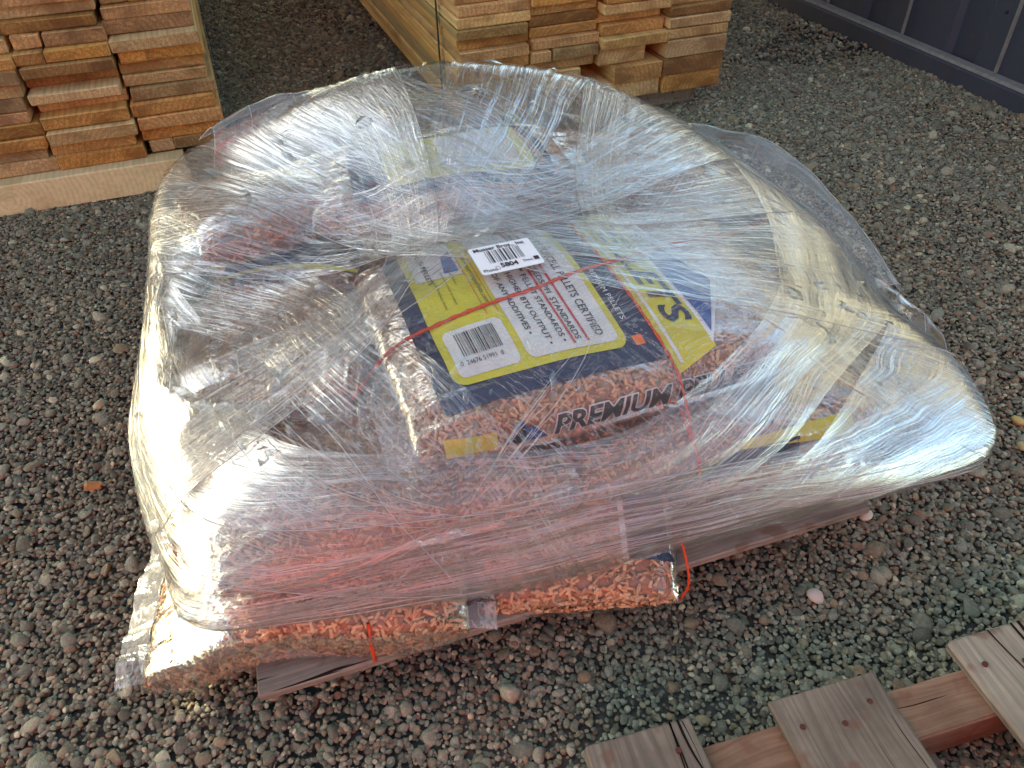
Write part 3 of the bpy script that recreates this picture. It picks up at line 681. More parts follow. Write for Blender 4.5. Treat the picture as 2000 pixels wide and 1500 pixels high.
# second layer
b6 = add_bag(.30, .20, .305, .64, .42, .115, 'second-layer bag at the front left, right behind the blown-out patch of sun', seed=6, rot=R(2), dens=.8)
b7 = add_bag(.95, .16, .305, .66, .42, .115, 'second-layer bag at the front right with a dark printed side', seed=7, rot=R(-2), dens=.8)
add_bag(.28, .74, .310, .60, .42, .12, 'second-layer bag at the back left below the white crumpled film', rot=R(90), seed=8, dens=.5)
add_bag(.98, .74, .310, .60, .42, .12, 'second-layer bag at the back right', rot=R(3), seed=9, dens=.4)
# third layer: the big labelled bag
bT = add_bag(.765, .325, .436, .84, .56, .125, 'top bag printed with the yellow bordered white panel and side band', seed=10, tilt=(.0, .06), lump=.004, rot=R(0), flaps=(1, 0))
b11 = add_bag(.20, .62, .385, .58, .36, .10, 'plain brown bag end in the hollow left of the labelled top bag', seed=11, rot=R(75), tilt=(0, .0))
b12 = add_bag(1.20, .52, .420, .50, .34, .11, 'top bag at the right edge with a small dark label patch', seed=12, rot=R(70))
# back, highest
b13 = add_bag(.62, .86, .520, .62, .34, .13, 'highest bag at the back centre showing faded yellow and navy print', seed=13, rot=R(-6), tilt=(.03, .0))
b14 = add_bag(.26, .90, .500, .46, .30, .11, 'small bag at the back left under the raised film corner', seed=14, rot=R(10), dens=.5)
b15 = add_bag(1.05, .84, .470, .50, .34, .12, 'bag at the back right under the creamy glinting film', seed=15, rot=R(-12), dens=.6)
decorate_back(bT, -.045, -.045); decorate_side(bT)
for b, x0, y0 in ((b13, .05, -.02),):
    print_on(b.drop, 'label_field', shape2d(rrect(x0-.26, y0-.14, x0+.20, y0+.12, .02), .02), M['navy'], b.root, .0010)
    print_on(b.drop, 'label_border', shape2d(rrect(x0-.18, y0-.11, x0+.16, y0+.10, .02), .02), M['yellow'], b.root, .0022)
    print_on(b.drop, 'label_panel', shape2d(rrect(x0-.05, y0-.09, x0+.13, y0+.09, .015), .02), M['white'], b.root, .0034)
print_on(b12.drop, 'dark_patch', shape2d(rrect(-.20, -.10, -.02, .08, .01), .02), M['navy'], b12.root, .0012)
print_on(b12.drop, 'pale_strip', shape2d(rrect(-.20, .09, -.02, .11), .02), M['white'], b12.root, .0012)
print_on(b11.drop, 'label_field', shape2d(rrect(.10, -.15, .24, .15), .02), M['navy'], b11.root, .0012)
print_on(b11.drop, 'yellow_rule', shape2d(rrect(.085, -.15, .10, .15), .02), M['yellow'], b11.root, .0012)
print_on(b11.drop, 'lettering', xf(text2d('SPECIAL', .05, bold=.02), .035, .12, -math.pi/2), M['black'], b11.root, .0024)
print_on(b7.side, 'side_label', shape2d([(-.20, -.035), (.10, -.045), (.10, .03), (-.05, .03)], .02), M['navy'], b7.root, .0012)
print_on(b7.side, 'side_yellow', shape2d([(-.03, .035), (.22, .0), (.22, .05), (-.01, .05)], .02), M['yellow'], b7.root, .0012)
print_on(bB.drop, 'label_field', shape2d(rrect(-.26, -.185, .1, -.09, .0), .02), M['navy'], bB.root, .0012)
print_on(bB.drop, 'label_rim', shape2d(rrect(-.26, -.088, .1, -.078, .0), .02), M['pale'], bB.root, .0012)
print('bags', round(time.time()-T0, 1))

# ------------------------------------------------------------------ stretch wrap: base sheet lofted round the heap
def catmull(P_, n, closed):
    P_ = np.asarray(P_, float); m = len(P_); out = []
    segs = m if closed else m-1; t = np.linspace(0, segs, n, endpoint=not closed)
    for tt in t:
        i = int(min(tt, segs-1e-9)); f = tt-i
        g_ = lambda k: P_[k % m] if closed else P_[min(max(k, 0), m-1)]
        p0, p1, p2, p3 = g_(i-1), g_(i), g_(i+1), g_(i+2)
        out.append(.5*((2*p1)+(-p0+p2)*f+(2*p0-5*p1+4*p2-p3)*f*f+(-p0+3*p1-3*p2+p3)*f**3))
    return np.array(out)
cols = [ # rim, bulge, shoulder, top
 [(-.03, -.01, .258), (-.055, -.01, .30), (.02, .08, .41), (.16, .30, .455)],
 [(.10, -.055, .248), (.09, -.06, .30), (.16, .02, .42), (.25, .28, .475)],
 [(.32, -.095, .240), (.31, -.09, .30), (.34, .0, .43), (.40, .28, .49)],
 [(.62, -.130, .228), (.62, -.115, .31), (.62, -.01, .435), (.60, .28, .505)],
 [(.98, -.155, .235), (.97, -.145, .32), (.93, -.01, .435), (.82, .28, .505)],
 [(1.27, -.185, .245), (1.30, -.18, .30), (1.18, .02, .41), (.98, .30, .495)],
 [(1.38, -.155, .25), (1.42, -.12, .33), (1.33, .05, .43), (1.05, .34, .495)],
 [(1.45, .10, .25), (1.50, .14, .29), (1.36, .20, .42), (1.10, .42, .51)],
 [(1.44, .48, .25), (1.50, .46, .34), (1.38, .44, .47), (1.10, .55, .54)],
 [(1.38, .92, .25), (1.44, .86, .40), (1.27, .82, .56), (1.05, .78, .60)],
 [(1.16, 1.10, .25), (1.18, 1.08, .44), (1.08, 1.0, .64), (.95, .83, .65)],
 [(.80, 1.14, .25), (.80, 1.16, .46), (.76, 1.08, .70), (.74, .86, .70)],
 [(.50, 1.14, .25), (.50, 1.14, .46), (.50, 1.07, .70), (.55, .86, .69)],
 [(.22, 1.12, .25), (.20, 1.12, .45), (.24, 1.05, .655), (.36, .84, .62)],
 [(-.03, 1.06, .25), (-.03, 1.06, .40), (.03, 1.02, .575), (.20, .82, .53)],
 [(-.09, .78, .25), (-.085, .74, .36), (-.03, .72, .475), (.15, .66, .462)],
 [(-.12, .42, .245), (-.135, .42, .32), (-.04, .42, .425), (.12, .48, .43)],
 [(-.085, .15, .25), (-.10, .15, .30), (-.03, .22, .41), (.13, .38, .44)],
]
NA, NT_ = 639, 230
pole = (.58, .55, .545)
ring_pts = []
nr = 5
K = np.array([[*c] for c in cols], float)              # 18 x 4 x 3
Kc = np.stack([catmull(K[:, r_], NA, True) for r_ in range(4)], 1)   # NA x 4 x 3
CTR = np.array([.60, .45, .16])
V = np.zeros((NA, NT_, 3))
for i in range(NA):
    V[i] = catmull(np.vstack([Kc[i], np.array(pole)[None]]), NT_, False)
loc2w = lambda q: np.array(PF)[None] + q[:, 0:1]*np.array(UX)[None] + q[:, 1:2]*np.array(VX)[None] + np.array([0, 0, 1.])[None]*q[:, 2:3]
Wv = loc2w(V.reshape(-1, 3)).reshape(NA, NT_, 3)
# keep the film outside the bags
C_w = loc2w(CTR[None])[0]
allV = []; allF = []
for b in bags:
    k = len(allV); allV += [tuple(v) for v in b.skinV]; allF += [tuple(int(i)+k for i in f) for f in b.skinF]
bvB = BVHTree.FromPolygons(allV, allF)
def outer_hit(bv, o, d, maxd=3.):
    """farthest hit along a ray from inside = first hit when shot back from outside"""
    h, nn, _, dist = bv.ray_cast(Vector(o)+Vector(d)*maxd, -Vector(d), maxd)
    return (maxd-dist, nn) if h is not None else (0., None)
rad = np.linalg.norm(Wv-C_w, axis=2); dirs = (Wv-C_w)/rad[..., None]
ext = np.zeros((NA, NT_))
for i in range(0, NA, 3):
    for j in range(0, NT_, 2):
        ext[i, j] = outer_hit(bvB, C_w, dirs[i, j])[0]
for i in range(0, NA):
    i0 = (i//3)*3; i1 = (i0+3) if i0+3 < NA else 0; f = (i-i0)/3
    ext[i, ::2] = ext[i0, ::2]*(1-f) + ext[i1, ::2]*f if i % 3 else ext[i, ::2]
ext[:, 1:-1:2] = np.maximum(ext[:, 0:-2:2], ext[:, 2::2]); ext[:, -1] = ext[:, -2]
lowmask = V[..., 2] > .27
need = np.where(lowmask, np.maximum(0, ext+.010-rad), 0)
for _ in range(6):      # spread the push so it stays a tent and not a shrink skin
    need = np.maximum(need, .25*(np.roll(need, 1, 0)+np.roll(need, -1, 0)+np.concatenate([need[:, :1], need[:, :-1]], 1)+np.concatenate([need[:, 1:], need[:, -1:]], 1)))
rad2 = rad+need
# wrinkles in the sheet itself
phi = np.linspace(0, 5.2, NA, endpoint=False)
hgt = np.cumsum(np.concatenate([np.zeros((NA, 1)), np.linalg.norm(np.diff(Wv, axis=1), axis=2)], 1), 1)
wr_ = np.zeros((NA, NT_))
for i in range(NA):
    f_ = i/NA*2*math.pi; cx, cy = math.cos(f_)*.83, math.sin(f_)*.83
    for j in range(NT_):
        t_ = hgt[i, j]; q = V[i, j]
        a = noise.noise(Vector((cx*5, cy*5, t_*34)))                       # horizontal tension lines low down
        b_ = noise.noise(Vector((q[0]*30+q[1]*14, q[1]*3-q[0]*5, q[2]*3)))  # diagonal pulls higher up
        c_ = noise.noise(Vector((q[0]*3+5, q[1]*26-q[0]*16, q[2]*4)))
        m = min(1., max(0., (q[2]-.27)/.12)); m2 = .5+.5*noise.noise(Vector((q[0]*2.2, q[1]*2.2, 4.)))
        rg = lambda x: (1-abs(x)*2.2)
        wr_[i, j] = .0030*rg(a)*(1-m) + m*(.0045*rg(b_)*m2 + .0045*rg(c_)*(1-m2)) + .006*noise.noise(Vector((q[0]*7, q[1]*7, q[2]*7)))
        cz_ = max(0., 1-((q[0]-.22)/.42)**2-((q[1]-.42)/.42)**2)*m
        if cz_ > 0: wr_[i, j] += cz_*(.007*rg(noise.noise(Vector((q[0]*17, q[1]*11, 3.)))) + .005*rg(noise.noise(Vector((q[0]*31, q[1]*37, 9.)))))
fade = np.clip((NT_-1-np.arange(NT_))/14., 0, 1)[None]
rad2 = rad2 + wr_*(.25+.75*fade)
Wv = C_w + dirs*rad2[..., None]
Wv[:, -1] = Wv[:, -1].mean(0)
_ua, _va = V[..., 0], V[..., 1]+1.3*V[..., 2]; uvw = np.stack([_ua*.93+_va*.36, _va*.93-_ua*.36], -1)
FW = grid_faces(NA, NT_, True)
wroot = empty('stretch_wrap', P3(0, 0, .2), 'clear plastic stretch wrap pulled over the whole heap, crinkled and streaked with glints', 'plastic wrap')
o = fast_mesh('film_sheet', Wv.reshape(-1, 3), FW, M['wrap'], sm=True, uv=uvw.reshape(-1, 2)); par(o, wroot)
bvW = BVHTree.FromPolygons([tuple(v) for v in Wv.reshape(-1, 3)], [tuple(int(q) for q in f) for f in FW])
print('wrap', round(time.time()-T0, 1))

def tube(name, pts, r, mat, root=None, k=6, n=120, twist=True):
    C = catmull([tuple(p) for p in pts], n, False); V = []
    for i in range(n):
        t_ = C[min(i+1, n-1)]-C[max(i-1, 0)]; t_ = t_/np.linalg.norm(t_); a = np.cross(t_, [0.3, .2, 1.]); a /= np.linalg.norm(a); b_ = np.cross(t_, a)
        for j in range(k):
            an = j/k*6.283+i*.5; rr_ = r*(1+.28*math.cos(2*(j/k*6.283))) if twist else r
            V.append(C[i]+(a*math.cos(an)+b_*math.sin(an))*rr_)
    V = np.array(V); F = []
    for i in range(n-1):
        for j in range(k): F.append((i*k+j, i*k+(j+1) % k, (i+1)*k+(j+1) % k, (i+1)*k+j))
    return fast_mesh(name, V, np.array(F), mat, sm=True)
def film_band(azn, eln, width, t0, t1, off=.004, shift=0., seed=0, n=170, m=16, name='film_band', mat='bandf', tight=24, edge=(0,)):
    """a strip of film pulled over the heap: the strip's plane has normal (azimuth azn in yard axes, elevation eln)"""
    nn = (UX*math.cos(R(azn)) + VX*math.sin(R(azn)))*math.cos(R(eln)) + Vector((0, 0, math.sin(R(eln))))
    e2 = Vector((0, 0, 1)) - nn*nn.z
    e2.normalize(); e1 = nn.cross(e2)
    TT_ = np.linspace(R(t0), R(t1), n); WW = np.linspace(-.5, .5, m)*width
    Pt = np.full((n, m, 3), np.nan); U_ = np.zeros((n, m, 2)); rr_ = np.zeros((n, m)); DD = np.zeros((n, m, 3))
    for i, t_ in enumerate(TT_):
        for j, w_ in enumerate(WW):
            wob = .012*math.sin(t_*5+seed)
            d_ = (e1*math.cos(t_) + e2*math.sin(t_))*.55 + nn*(w_+shift+wob); d_.normalize()
            r_, _n = outer_hit(bvW, C_w, d_, 2.)
            rr_[i, j] = r_; DD[i, j] = d_
    # bridging: the film spans hollows, so take a running upper envelope of the radius along the strip
    ok = rr_ > .05
    r2 = rr_.copy()
    for _ in range(tight):
        av = r2.copy(); av[1:-1] = .5*(r2[:-2]+r2[2:]); av[:, 1:-1] = .75*av[:, 1:-1] + .125*(r2[:, :-2]+r2[:, 2:])
        r2 = np.where(ok, np.maximum(rr_, av), r2)
    r2 = r2 + off + .0022*np.sin(WW[None]*170+seed+3*np.sin(TT_[:, None]*2))*1. + rng.normal(0, .0002, r2.shape)
    Pt = np.array(C_w)[None, None] + DD*r2[..., None]
    ln_ = np.cumsum(np.concatenate([[0], np.linalg.norm(np.diff(Pt[:, m//2], axis=0), axis=1)]))
    U_ = np.stack([np.repeat(ln_[:, None]+seed*3.3, m, 1), np.repeat(WW[None]+seed*.77, n, 0)], -1)
    F = grid_faces(n, m); good = ok.reshape(-1)[F].all(1) & (Pt.reshape(-1, 3)[F][:, :, 2].min(1) > .222)
    step = np.linalg.norm(Pt.reshape(-1, 3)[F[:, 0]]-Pt.reshape(-1, 3)[F[:, 1]], axis=1); good &= step < .12
    F = F[good]
    if len(F) == 0: return None
    o = fast_mesh(name, Pt.reshape(-1, 3), F, M[mat], sm=True, uv=U_.reshape(-1, 2))
    bm = bmesh.new(); bm.from_mesh(o.data); bmesh.ops.delete(bm, geom=[v for v in bm.verts if not v.link_faces], context='VERTS'); bm.to_mesh(o.data); bm.free()
    par(o, wroot)
    # the rolled edge of the strip: a thin milky cord
    if edge:
        for jj in edge:
            seg_ = [i for i in range(n) if ok[i, jj] and Pt[i, jj, 2] > .235]
            seg_ = [i for i in seg_[4:-4] if i+1 < n and np.linalg.norm(Pt[i, jj]-Pt[i+1, jj]) < .03 and Pt[i, jj, 2] > .27]
            if len(seg_) > 20 and max(np.diff(seg_)) < 4:
                e_ = tube('rolled_edge', [Pt[i, jj] + DD[i, jj]*.001 for i in seg_[::3]], .0009, M['crump'], n=260, k=5); par(e_, wroot)
    return o
BANDS = [(56, 16, .24, .33, 'bandc'), (62, 12, .30, .46, 'bandc'), (128, 14, .26, .30, 'bandf'), (22, 20, .24, -.28, 'bandf'),
         (6, 12, .24, .66, 'bandc'), (150, 20, .24, .52, 'bandc'), (86, 12, .24, .34, 'bandc'), (52, 14, .30, .24, 'bandf')]
for i, (az, el, w_, sh, mt_) in enumerate(BANDS):
    film_band(az, el, w_, -25, 205, off=.0035+.0009*i, shift=sh, seed=i, mat=mt_, n=230)
# bands running right round the lower sides
for i, (el, az, w_, sh) in enumerate(((84, 20, .12, .13), (80, 250, .10, .16), (86, 100, .10, .235), (83, 160, .10, .17))):
    film_band(az, el, w_, -180, 180, off=.003+.001*i, shift=sh, seed=20+i, n=300, m=14, tight=40, mat='bandl')
print('bands', round(time.time()-T0, 1))

# loose gathers: crumpled shreds and flaps standing off the wrap
def on_wrap(u, v, lift=.0):
    p = P3(u, v, 2.); h, nn, _, _ = bvW.ray_cast(p, Vector((0, 0, -1)))
    if h is None: h, nn, _, _ = bvW.find_nearest(P3(u, v, .3))
    if nn.z < 0: nn = -nn
    return h+nn*lift, nn
def wpt(d, lift=0.):
    d = d.normalized(); r_, nn = outer_hit(bvW, C_w, d, 2.); return Vector(C_w)+d*(r_+lift)
Cv = Vector(C_w)
def arc(p, q, t0, t1, n, lift, bow=0.):
    a = (P3(*p)-Cv); b_ = (P3(*q)-Cv); out = []; sd_ = a.cross(b_).normalized()
    for i in range(n):
        t_ = t0+(t1-t0)*i/(n-1); d = a.lerp(b_, t_) + sd_*bow*math.sin(math.pi*t_); out.append(wpt(d, lift))
    return out
def ridge_strip(pts, w, h, taper=True):
    V = []; n = len(pts)
    for i, p in enumerate(pts):
        t_ = pts[min(i+1, n-1)]-pts[max(i-1, 0)]; t_.normalize(); nn = (p-Cv).normalized(); sd_ = t_.cross(nn); k = math.sin(math.pi*(i+.3)/(n-.4))**.5 if taper else 1
        V += [p - sd_*w*k*.5, p + nn*h*k, p + sd_*w*k*.5]
    return V, [f for i in range(n-1) for f in ((3*i, 3*i+1, 3*i+4, 3*i+3), (3*i+1, 3*i+2, 3*i+5, 3*i+4))]
FANS = [((.06, 1.0, .54), (-.13, .22, .32), .05, .07, 34), ((.02, .85, .50), (.04, .10, .38), .08, .06, 22), ((1.40, -.10, .27), (1.28, .34, .45), .02, .06, 14), ((1.42, -.05, .28), (1.38, .60, .44), .03, .06, 20),
        ((-.05, -.0, .28), (1.36, -.14, .27), .022, .022, 46), ((.0, .04, .33), (1.30, -.12, .31), .03, .04, 34), ((.40, -.01, .37), (.08, .36, .44), .01, .10, 18), ((.40, -.01, .37), (.72, .16, .49), .01, .12, 16), ((.40, -.01, .37), (.20, .05, .27), .01, .08, 12),
        ((.30, .98, .66), (1.32, .22, .42), .05, .10, 60), ((.50, .85, .66), (1.38, .36, .44), .05, .10, 46), ((.85, .34, .54), (1.30, .86, .50), .05, .09, 46), ((1.42, .0, .33), (1.02, .86, .62), .06, .06, 40), ((1.0, .95, .66), (1.46, .35, .38), .06, .06, 36), ((.62, 1.0, .70), (.20, .86, .58), .05, .05, 22), ((.55, .95, .68), (.46, .55, .54), .06, .05, 18)]
Vs = []; Fs = []
for gi_, (p, q, s0_, s1_, cnt) in enumerate(FANS):
    rr = random.Random(gi_*13+5)
    for k in range(cnt):
        g_ = rr.gauss(0, 1); jz = lambda pt_, sp: (pt_[0]+g_*sp*.7, pt_[1]+g_*sp*.7, pt_[2]+g_*sp*.45+rr.gauss(0, sp*.15))
        a_ = rr.uniform(-.05, .6); b2 = min(1.05, a_+rr.choice((.12, .2, .35, .6))*rr.uniform(.7, 1.3))
        pts = arc(jz(p, s0_), jz(q, s1_), a_, b2, max(6, int(22*(b2-a_)*1.6)), .0065, rr.uniform(-.03, .03))
        if min(x.z for x in pts) < .24: continue
        v_, f_ = ridge_strip(pts, rr.choice((.0012, .0016, .0024, .004)), rr.uniform(.0006, .0022))
        Fs.append(np.array(f_)+len(Vs)); Vs += v_
o = fast_mesh('tension_fold', np.array([tuple(v) for v in Vs]), np.concatenate(Fs), M['crump'], uv=np.array([(v[0], v[1]) for v in Vs])); o['kind'] = 'stuff'; par(o, wroot)
# crumpled facets: small folded planes standing a few millimetres off the film
Vs = []; Fs = []
for gi_, (cu, cv, cnt, sp, ang) in enumerate([(.10, .30, 90, .10, 1.9), (.22, .55, 60, .10, 2.1), (.36, .22, 60, .07, .9), (.30, .84, 50, .10, 2.4), (.02, .70, 30, .10, 1.8), (.42, .62, 34, .09, 2.5), (.44, .05, 24, .05, 1.0), (.65, .95, 30, .12, .3), (1.12, .16, 34, .09, 2.2), (1.30, .10, 24, .07, 1.5), (.95, .85, 26, .12, 2.6), (.56, .14, 14, .05, 1.2)]):
    rr = random.Random(gi_*7+2)
    for k in range(int(cnt*.55)):
        u_, v_ = cu+rr.gauss(0, sp), cv+rr.gauss(0, sp); a_ = ang+rr.gauss(0, .5); L_ = rr.uniform(.015, .075); w_ = L_*rr.uniform(.12, .42)
        ca, sa_ = math.cos(a_), math.sin(a_); P_ = []
        for (x, y, hh) in ((-.5, 0, .0), (-.1, .5, .2), (.0, -.05, 1.), (-.15, -.5, .1), (.5, .1, .0), (.3, .45, .4)):
            x += rr.uniform(-.1, .1); y += rr.uniform(-.15, .15); q, nn = on_wrap(u_+ca*x*L_-sa_*y*w_, v_+sa_*x*L_+ca*y*w_, .006); P_.append(q+nn*hh*w_*rr.uniform(.2, .9))
        b0 = len(Vs); Vs += P_; Fs += [(b0, b0+2, b0+1), (b0, b0+3, b0+2), (b0+3, b0+4, b0+2), (b0+2, b0+4, b0+5), (b0+1, b0+2, b0+5)]
o = fast_mesh('crumpled_facet', np.array([tuple(v) for v in Vs]), np.array(Fs), M['facet'], uv=np.array([(v[0], v[1]) for v in Vs])); o['kind'] = 'stuff'; par(o, wroot)
# flaps standing off the silhouette
def flap(name, pts3, seed, mat='flapf'):
    """loose sheet through a small grid of (u, v, z) control points"""
    G = np.array(pts3, float); a, b_ = G.shape[:2]; n, m = 40, 30
    T1 = np.stack([catmull(G[:, j], n, False) for j in range(b_)], 1); T2 = np.stack([catmull(T1[i], m, False) for i in range(n)], 0)
    for i in range(n):
        for j in range(m):
            q = T2[i, j]; k = noise.noise(Vector(q)*12+Vector((seed, 0, 0))); T2[i, j] += np.array([.3, .3, 1])*.004*(1-abs(k)*3)
    Pw = loc2w(T2.reshape(-1, 3)); I, J = np.meshgrid(np.linspace(0, .3, n), np.linspace(0, .2, m), indexing='ij')
    o = fast_mesh(name, Pw, grid_faces(n, m), M[mat], sm=True, uv=np.stack([I, J], -1).reshape(-1, 2)); par(o, wroot)
    PG = Pw.reshape(n, m, 3)
    if name == 'loose_flap':
        for line in (PG[:, -1], PG[:, m//2], PG[0], PG[-1], PG[n//3], PG[2*n//3]):
            e_ = tube('flap_edge', [Vector(q) for q in line[::3]], .0011, M['crump'], n=90, k=5); par(e_, wroot)
    return o
flap('loose_flap', [[(1.22, .88, .50), (1.26, .98, .52), (1.30, 1.05, .50)], [(1.36, .68, .46), (1.45, .74, .53), (1.47, .78, .47)], [(1.42, .46, .42), (1.50, .48, .47), (1.54, .50, .42)], [(1.44, .24, .38), (1.48, .22, .40), (1.50, .22, .37)]], 1)
flap('loose_flap', [[(.12, .98, .58), (.14, 1.02, .66), (.10, 1.06, .62)], [(.28, 1.0, .62), (.28, 1.04, .70), (.26, 1.10, .66)], [(.42, 1.02, .65), (.42, 1.06, .69), (.42, 1.10, .68)]], 2)
flap('loose_flap', [[(1.42, -.02, .34), (1.47, .06, .37), (1.50, .12, .34)], [(1.46, .12, .33), (1.50, .18, .36), (1.54, .20, .32)], [(1.47, .26, .34), (1.50, .30, .36), (1.53, .34, .33)]], 3)

_o = flap('corner_fold', _fp, 5, 'fold'); par(_o, bA.root)
# auction sticker on the film
def conform(VF, lift):
    out = []
    for u, v in VF[0]:
        h, nn = on_wrap(u, v); out.append((h, nn))
    return out
st_u, st_v, st_a = .635, .42, R(2)
zmax = max(q[0].z for q in conform(shape2d(rrect(st_u-.07, st_v-.04, st_u+.07, st_v+.04), .02), 0))
def stick(VF, name, mat, lift, parent):
    c, s = math.cos(st_a), math.sin(st_a); out = []
    for x, y in VF[0]:
        y *= 1.3
        u, v = st_u+c*x-s*y, st_v+s*x+c*y; h, nn = on_wrap(u, v)
        # paper stays nearly flat: a plane fitted to the film with a touch of its relief
        out.append(Vector((P3(u, v).x, P3(u, v).y, zs0+gu*(u-st_u)+gv*(v-st_v)+.12*(h.z-(zs0+gu*(u-st_u)+gv*(v-st_v)))+lift)))
    return par(mesh(name, out, VF[1], mat), parent)
q0 = [on_wrap(st_u+a, st_v+b)[0].z for a, b in ((-.06, 0), (.06, 0), (0, -.035), (0, .035), (0, 0))]
gu = (q0[1]-q0[0])/.12; gv = (q0[3]-q0[2])/.07; zs0 = sum(q0)/5+.018
sto = stick(shape2d(rrect(-.066, -.034, .066, .036, .006), .015), 'lot_sticker', M['paper'], 0, wroot)
sto['label'] = 'white auction lot sticker with a barcode'
ink = merge([xf(bars(.074, .031, 22, 3), -.038, -.010), xf(text2d('Musser Bros., Inc', .0150, bold=.02, maxe=.03), -.058, .0235, 0, 1.05, .8), xf(text2d('5804', .016, bold=.035, maxe=.03), -.022, -.0245, 0, 1.15, .9),
             xf(text2d('Photo', .011, bold=.01, maxe=.03), -.061, -.029, 0, 1.1, .9), xf(text2d('Desc', .0095, bold=.01, maxe=.03), .026, -.0215, 0, 1.1, .8), shape2d(rrect(.050, -.0225, .0605, -.0135), .02),
             shape2d(rrect(-.0335, -.0275, -.0255, -.0268), .02), shape2d(rrect(-.0335, -.0205, -.0255, -.0198), .02), shape2d(rrect(-.0335, -.0275, -.0328, -.0198), .02), shape2d(rrect(-.0262, -.0275, -.0255, -.0198), .02)])
stick(ink, 'sticker_print', M['black'], .0009, sto)

# ------------------------------------------------------------------ twine
def over_bags(path, lift=.004):
    """drop a (u,v) path on the bags; returns world points"""
    out = []
    for u, v in path:
        h, nn, _, _ = bvB.ray_cast(P3(u, v, 2.), Vector((0, 0, -1)))
        if h is not None: out.append(h+Vector((0, 0, lift)))
    return out
def around_front(u, v1=.9):
    pts = over_bags([(u, v1-(v1+.02)*k/14) for k in range(15)])
    last = pts[-1]
    c0 = P3(u, .2, .30)
    for zz in (.40, .33, .26, .20, .15):
        h, nn, _, _ = bvB.ray_cast(P3(u, -.6, zz), VX)
        if h is not None: pts.append(h - VX*.004)
    return pts
tw = tube('twine', around_front(.83), .0026, M['twine'], n=200); tag(tw, 'red twine running down the right of the labelled bag to the pallet', 'twine', 'orange-red twine tied round the bags')
tw = tube('twine', [P3(.752, -.135, .262), P3(.752, -.160, .235), P3(.752, -.178, .205), P3(.752, -.182, .170), P3(.744, -.176, .130)], .0024, M['twine'], n=60); tag(tw, 'doubled orange twine round the corner of the end-on bottom bag', 'twine', 'orange-red twine tied round the bags')
pp = over_bags([(.26+.10*k, .285+.014*k) for k in range(11)], .006)
tw = tube('twine', pp, .0034, M['twine'], n=200); tag(tw, 'red twine crossing the white panel of the labelled bag, below the sticker', 'twine', 'orange-red twine tied round the bags')
def bag_pt(b, a, th, off=.008): return Vector(b.pt(np.array([a]), np.array([th]), off)[0])
tw = tube('twine', [bag_pt(bA, .42, t_) for t_ in (R(150), R(185), R(205), R(225), R(250))][::1] + [bag_pt(bA, .40, R(262), .02)], .0032, M['twine'], n=60); tag(tw, 'short orange twine hanging over the front of the lowest left bag', 'twine', 'orange-red twine tied round the bags')
tw = tube('twine', [P3(-.090, .205, .245), P3(-.098, .19, .215), P3(-.104, .18, .175)], .0024, M['twine'], n=30); tag(tw, 'thin red twine on the sunlit back corner of the lowest left bag', 'twine', 'orange-red twine tied round the bags')

# ------------------------------------------------------------------ bits on the gravel
def at_ground(x, y): return Vector((x, y, .012))
me_ = bevel_box(.034, .020, .012, .003, .003, 3, 'wood_chip'); me_.materials.append(m_plain('tan_chip', (.50, .25, .10), .7)); o = bpy.data.objects.new('wood_chip', me_); COL.objects.link(o)
o.location = (-.985, 1.225, .018); o.rotation_euler = (.1, .2, .4); tag(o, 'small orange-tan wood chip lying on the gravel left of the wrapped pallet', 'wood chip')
for (x, y, sx, sy, lab, c) in ((1.262, 1.376, .022, .015, 'flat yellow pebble just right of the wrap corner', (.50, .38, .14)), (1.225, 1.285, .018, .013, 'smaller yellowish pebble below the flat yellow one', (.46, .38, .18)), (.775, 1.085, .018, .015, 'cream stone below the wrap edge, right of the twine', (.62, .53, .40)), (.60, .885, .020, .017, 'pinkish cream stone alone in the gravel above the old pallet', (.62, .50, .40))):
    mm = pebble(int(x*100), 2); mm.materials.clear(); mm.materials.append(m_plain('pale_stone', c, .6)); o = bpy.data.objects.new('pebble', mm); COL.objects.link(o)
    o.location = (x, y, .014); o.scale = (sx, sy, .011); o.rotation_euler = (.1, 0, x*9); tag(o, lab, 'pebble')

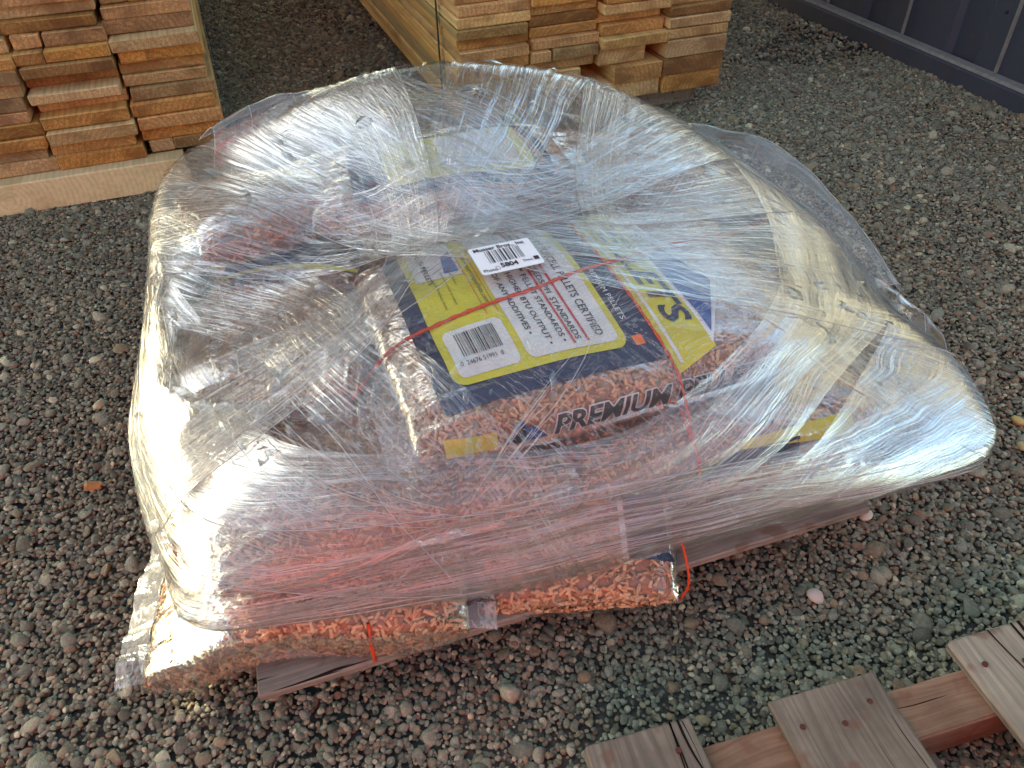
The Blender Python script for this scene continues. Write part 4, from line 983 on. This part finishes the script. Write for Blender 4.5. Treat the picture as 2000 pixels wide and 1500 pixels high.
# ------------------------------------------------------------------ added out of view: roof shaping the sun, bodies for the film to reflect
H_R = 3.4
hole_c = Vector((-.66, .93, .16)) + SUN_DIR*((H_R-.16)/SUN_DIR.z)
sh = Vector((SUN_DIR.x, SUN_DIR.y, 0)).normalized(); sp_ = Vector((-sh.y, sh.x, 0))
A0, A1, B0, B1 = -.46, .170, -.12, .172      # gap shaped to pass the sun patch: along the sun's heading and across it
def roof_slab(a0, a1, b0, b1):
    V = [hole_c + sh*a + sp_*b + Vector((0, 0, z_)) for z_ in (0, .008) for a, b in ((a0, b0), (a1, b0), (a1, b1), (a0, b1))]
    return V, [(0, 3, 2, 1), (4, 5, 6, 7), (0, 1, 5, 4), (1, 2, 6, 5), (2, 3, 7, 6), (3, 0, 4, 7)]
Vr = []; Fr = []
for r_ in ((A1, 6., -9., 4.), (-2.7, A0, -9., 1.), (-1.2, A0, 1., 4.), (A0, A1, -9., B0), (A0, A1, B1, 4.), (A0, -.03, .095, B1), (-5.4, -2.7, -6.3, -1.5)):  # last slab added to darken what the film top reflects
    v_, f_ = roof_slab(*r_); Fr += [tuple(i+len(Vr) for i in q) for q in f_]; Vr += v_
o = mesh('shed_roof', Vr, Fr, M['roof']); tag(o, kind='structure')  # added unseen roof, its slabs cut to shade all but the sun patch
rb = empty('red_lorry_body', (0, -2.4, 0), 'red painted body added behind the camera to redden the film reflections', 'lorry')  # added body out of view, gives the film its red reflections
o = fast_mesh('side_panel', *(lambda V, F: (V, F))(np.array([(-1.3, -2.4, .35), (2.6, -2.4, .35), (2.6, -2.4, 2.7), (-1.3, -2.4, 2.7), (-1.3, -3.6, .35), (2.6, -3.6, .35), (2.6, -3.6, 2.7), (-1.3, -3.6, 2.7)]), np.array([(0, 1, 2, 3), (5, 4, 7, 6), (1, 5, 6, 2), (4, 0, 3, 7), (3, 2, 6, 7), (4, 5, 1, 0)])), M['red']); par(o, rb)
for i, x in enumerate((-1.0, .5, 2.0)):
    o = mesh('rib', [(x+a, -2.4+b, z_) for z_ in (.36, 2.69) for a, b in ((-.03, .0005), (.03, .0005), (.03, .03), (-.03, .03))], [(0, 3, 2, 1), (4, 5, 6, 7), (0, 1, 5, 4), (1, 2, 6, 5), (2, 3, 7, 6), (3, 0, 4, 7)], M['red']); par(o, rb)
print('done', round(time.time()-T0, 1))

bt = empty('tan_building', (6.5, 9., 0), 'tan block added beyond the steel wall at the right to reflect in the film', 'building')  # added block out of view, lends the film cream reflections at the right
me_ = bevel_box(5, 16, 7, .02, 0, 1, 'wall'); me_.materials.append(m_plain('tan_render', (.10, .098, .085), .8, .2, .08, 2)); o = bpy.data.objects.new('wall', me_); COL.objects.link(o); o.parent = bt; o.location = (2.5, 0, 3.5)
me_ = bevel_box(5.6, 16.6, .2, .02, 0, 1, 'roof'); me_.materials.append(M['roof']); o = bpy.data.objects.new('roof', me_); COL.objects.link(o); o.parent = bt; o.location = (2.5, 0, 7.11)
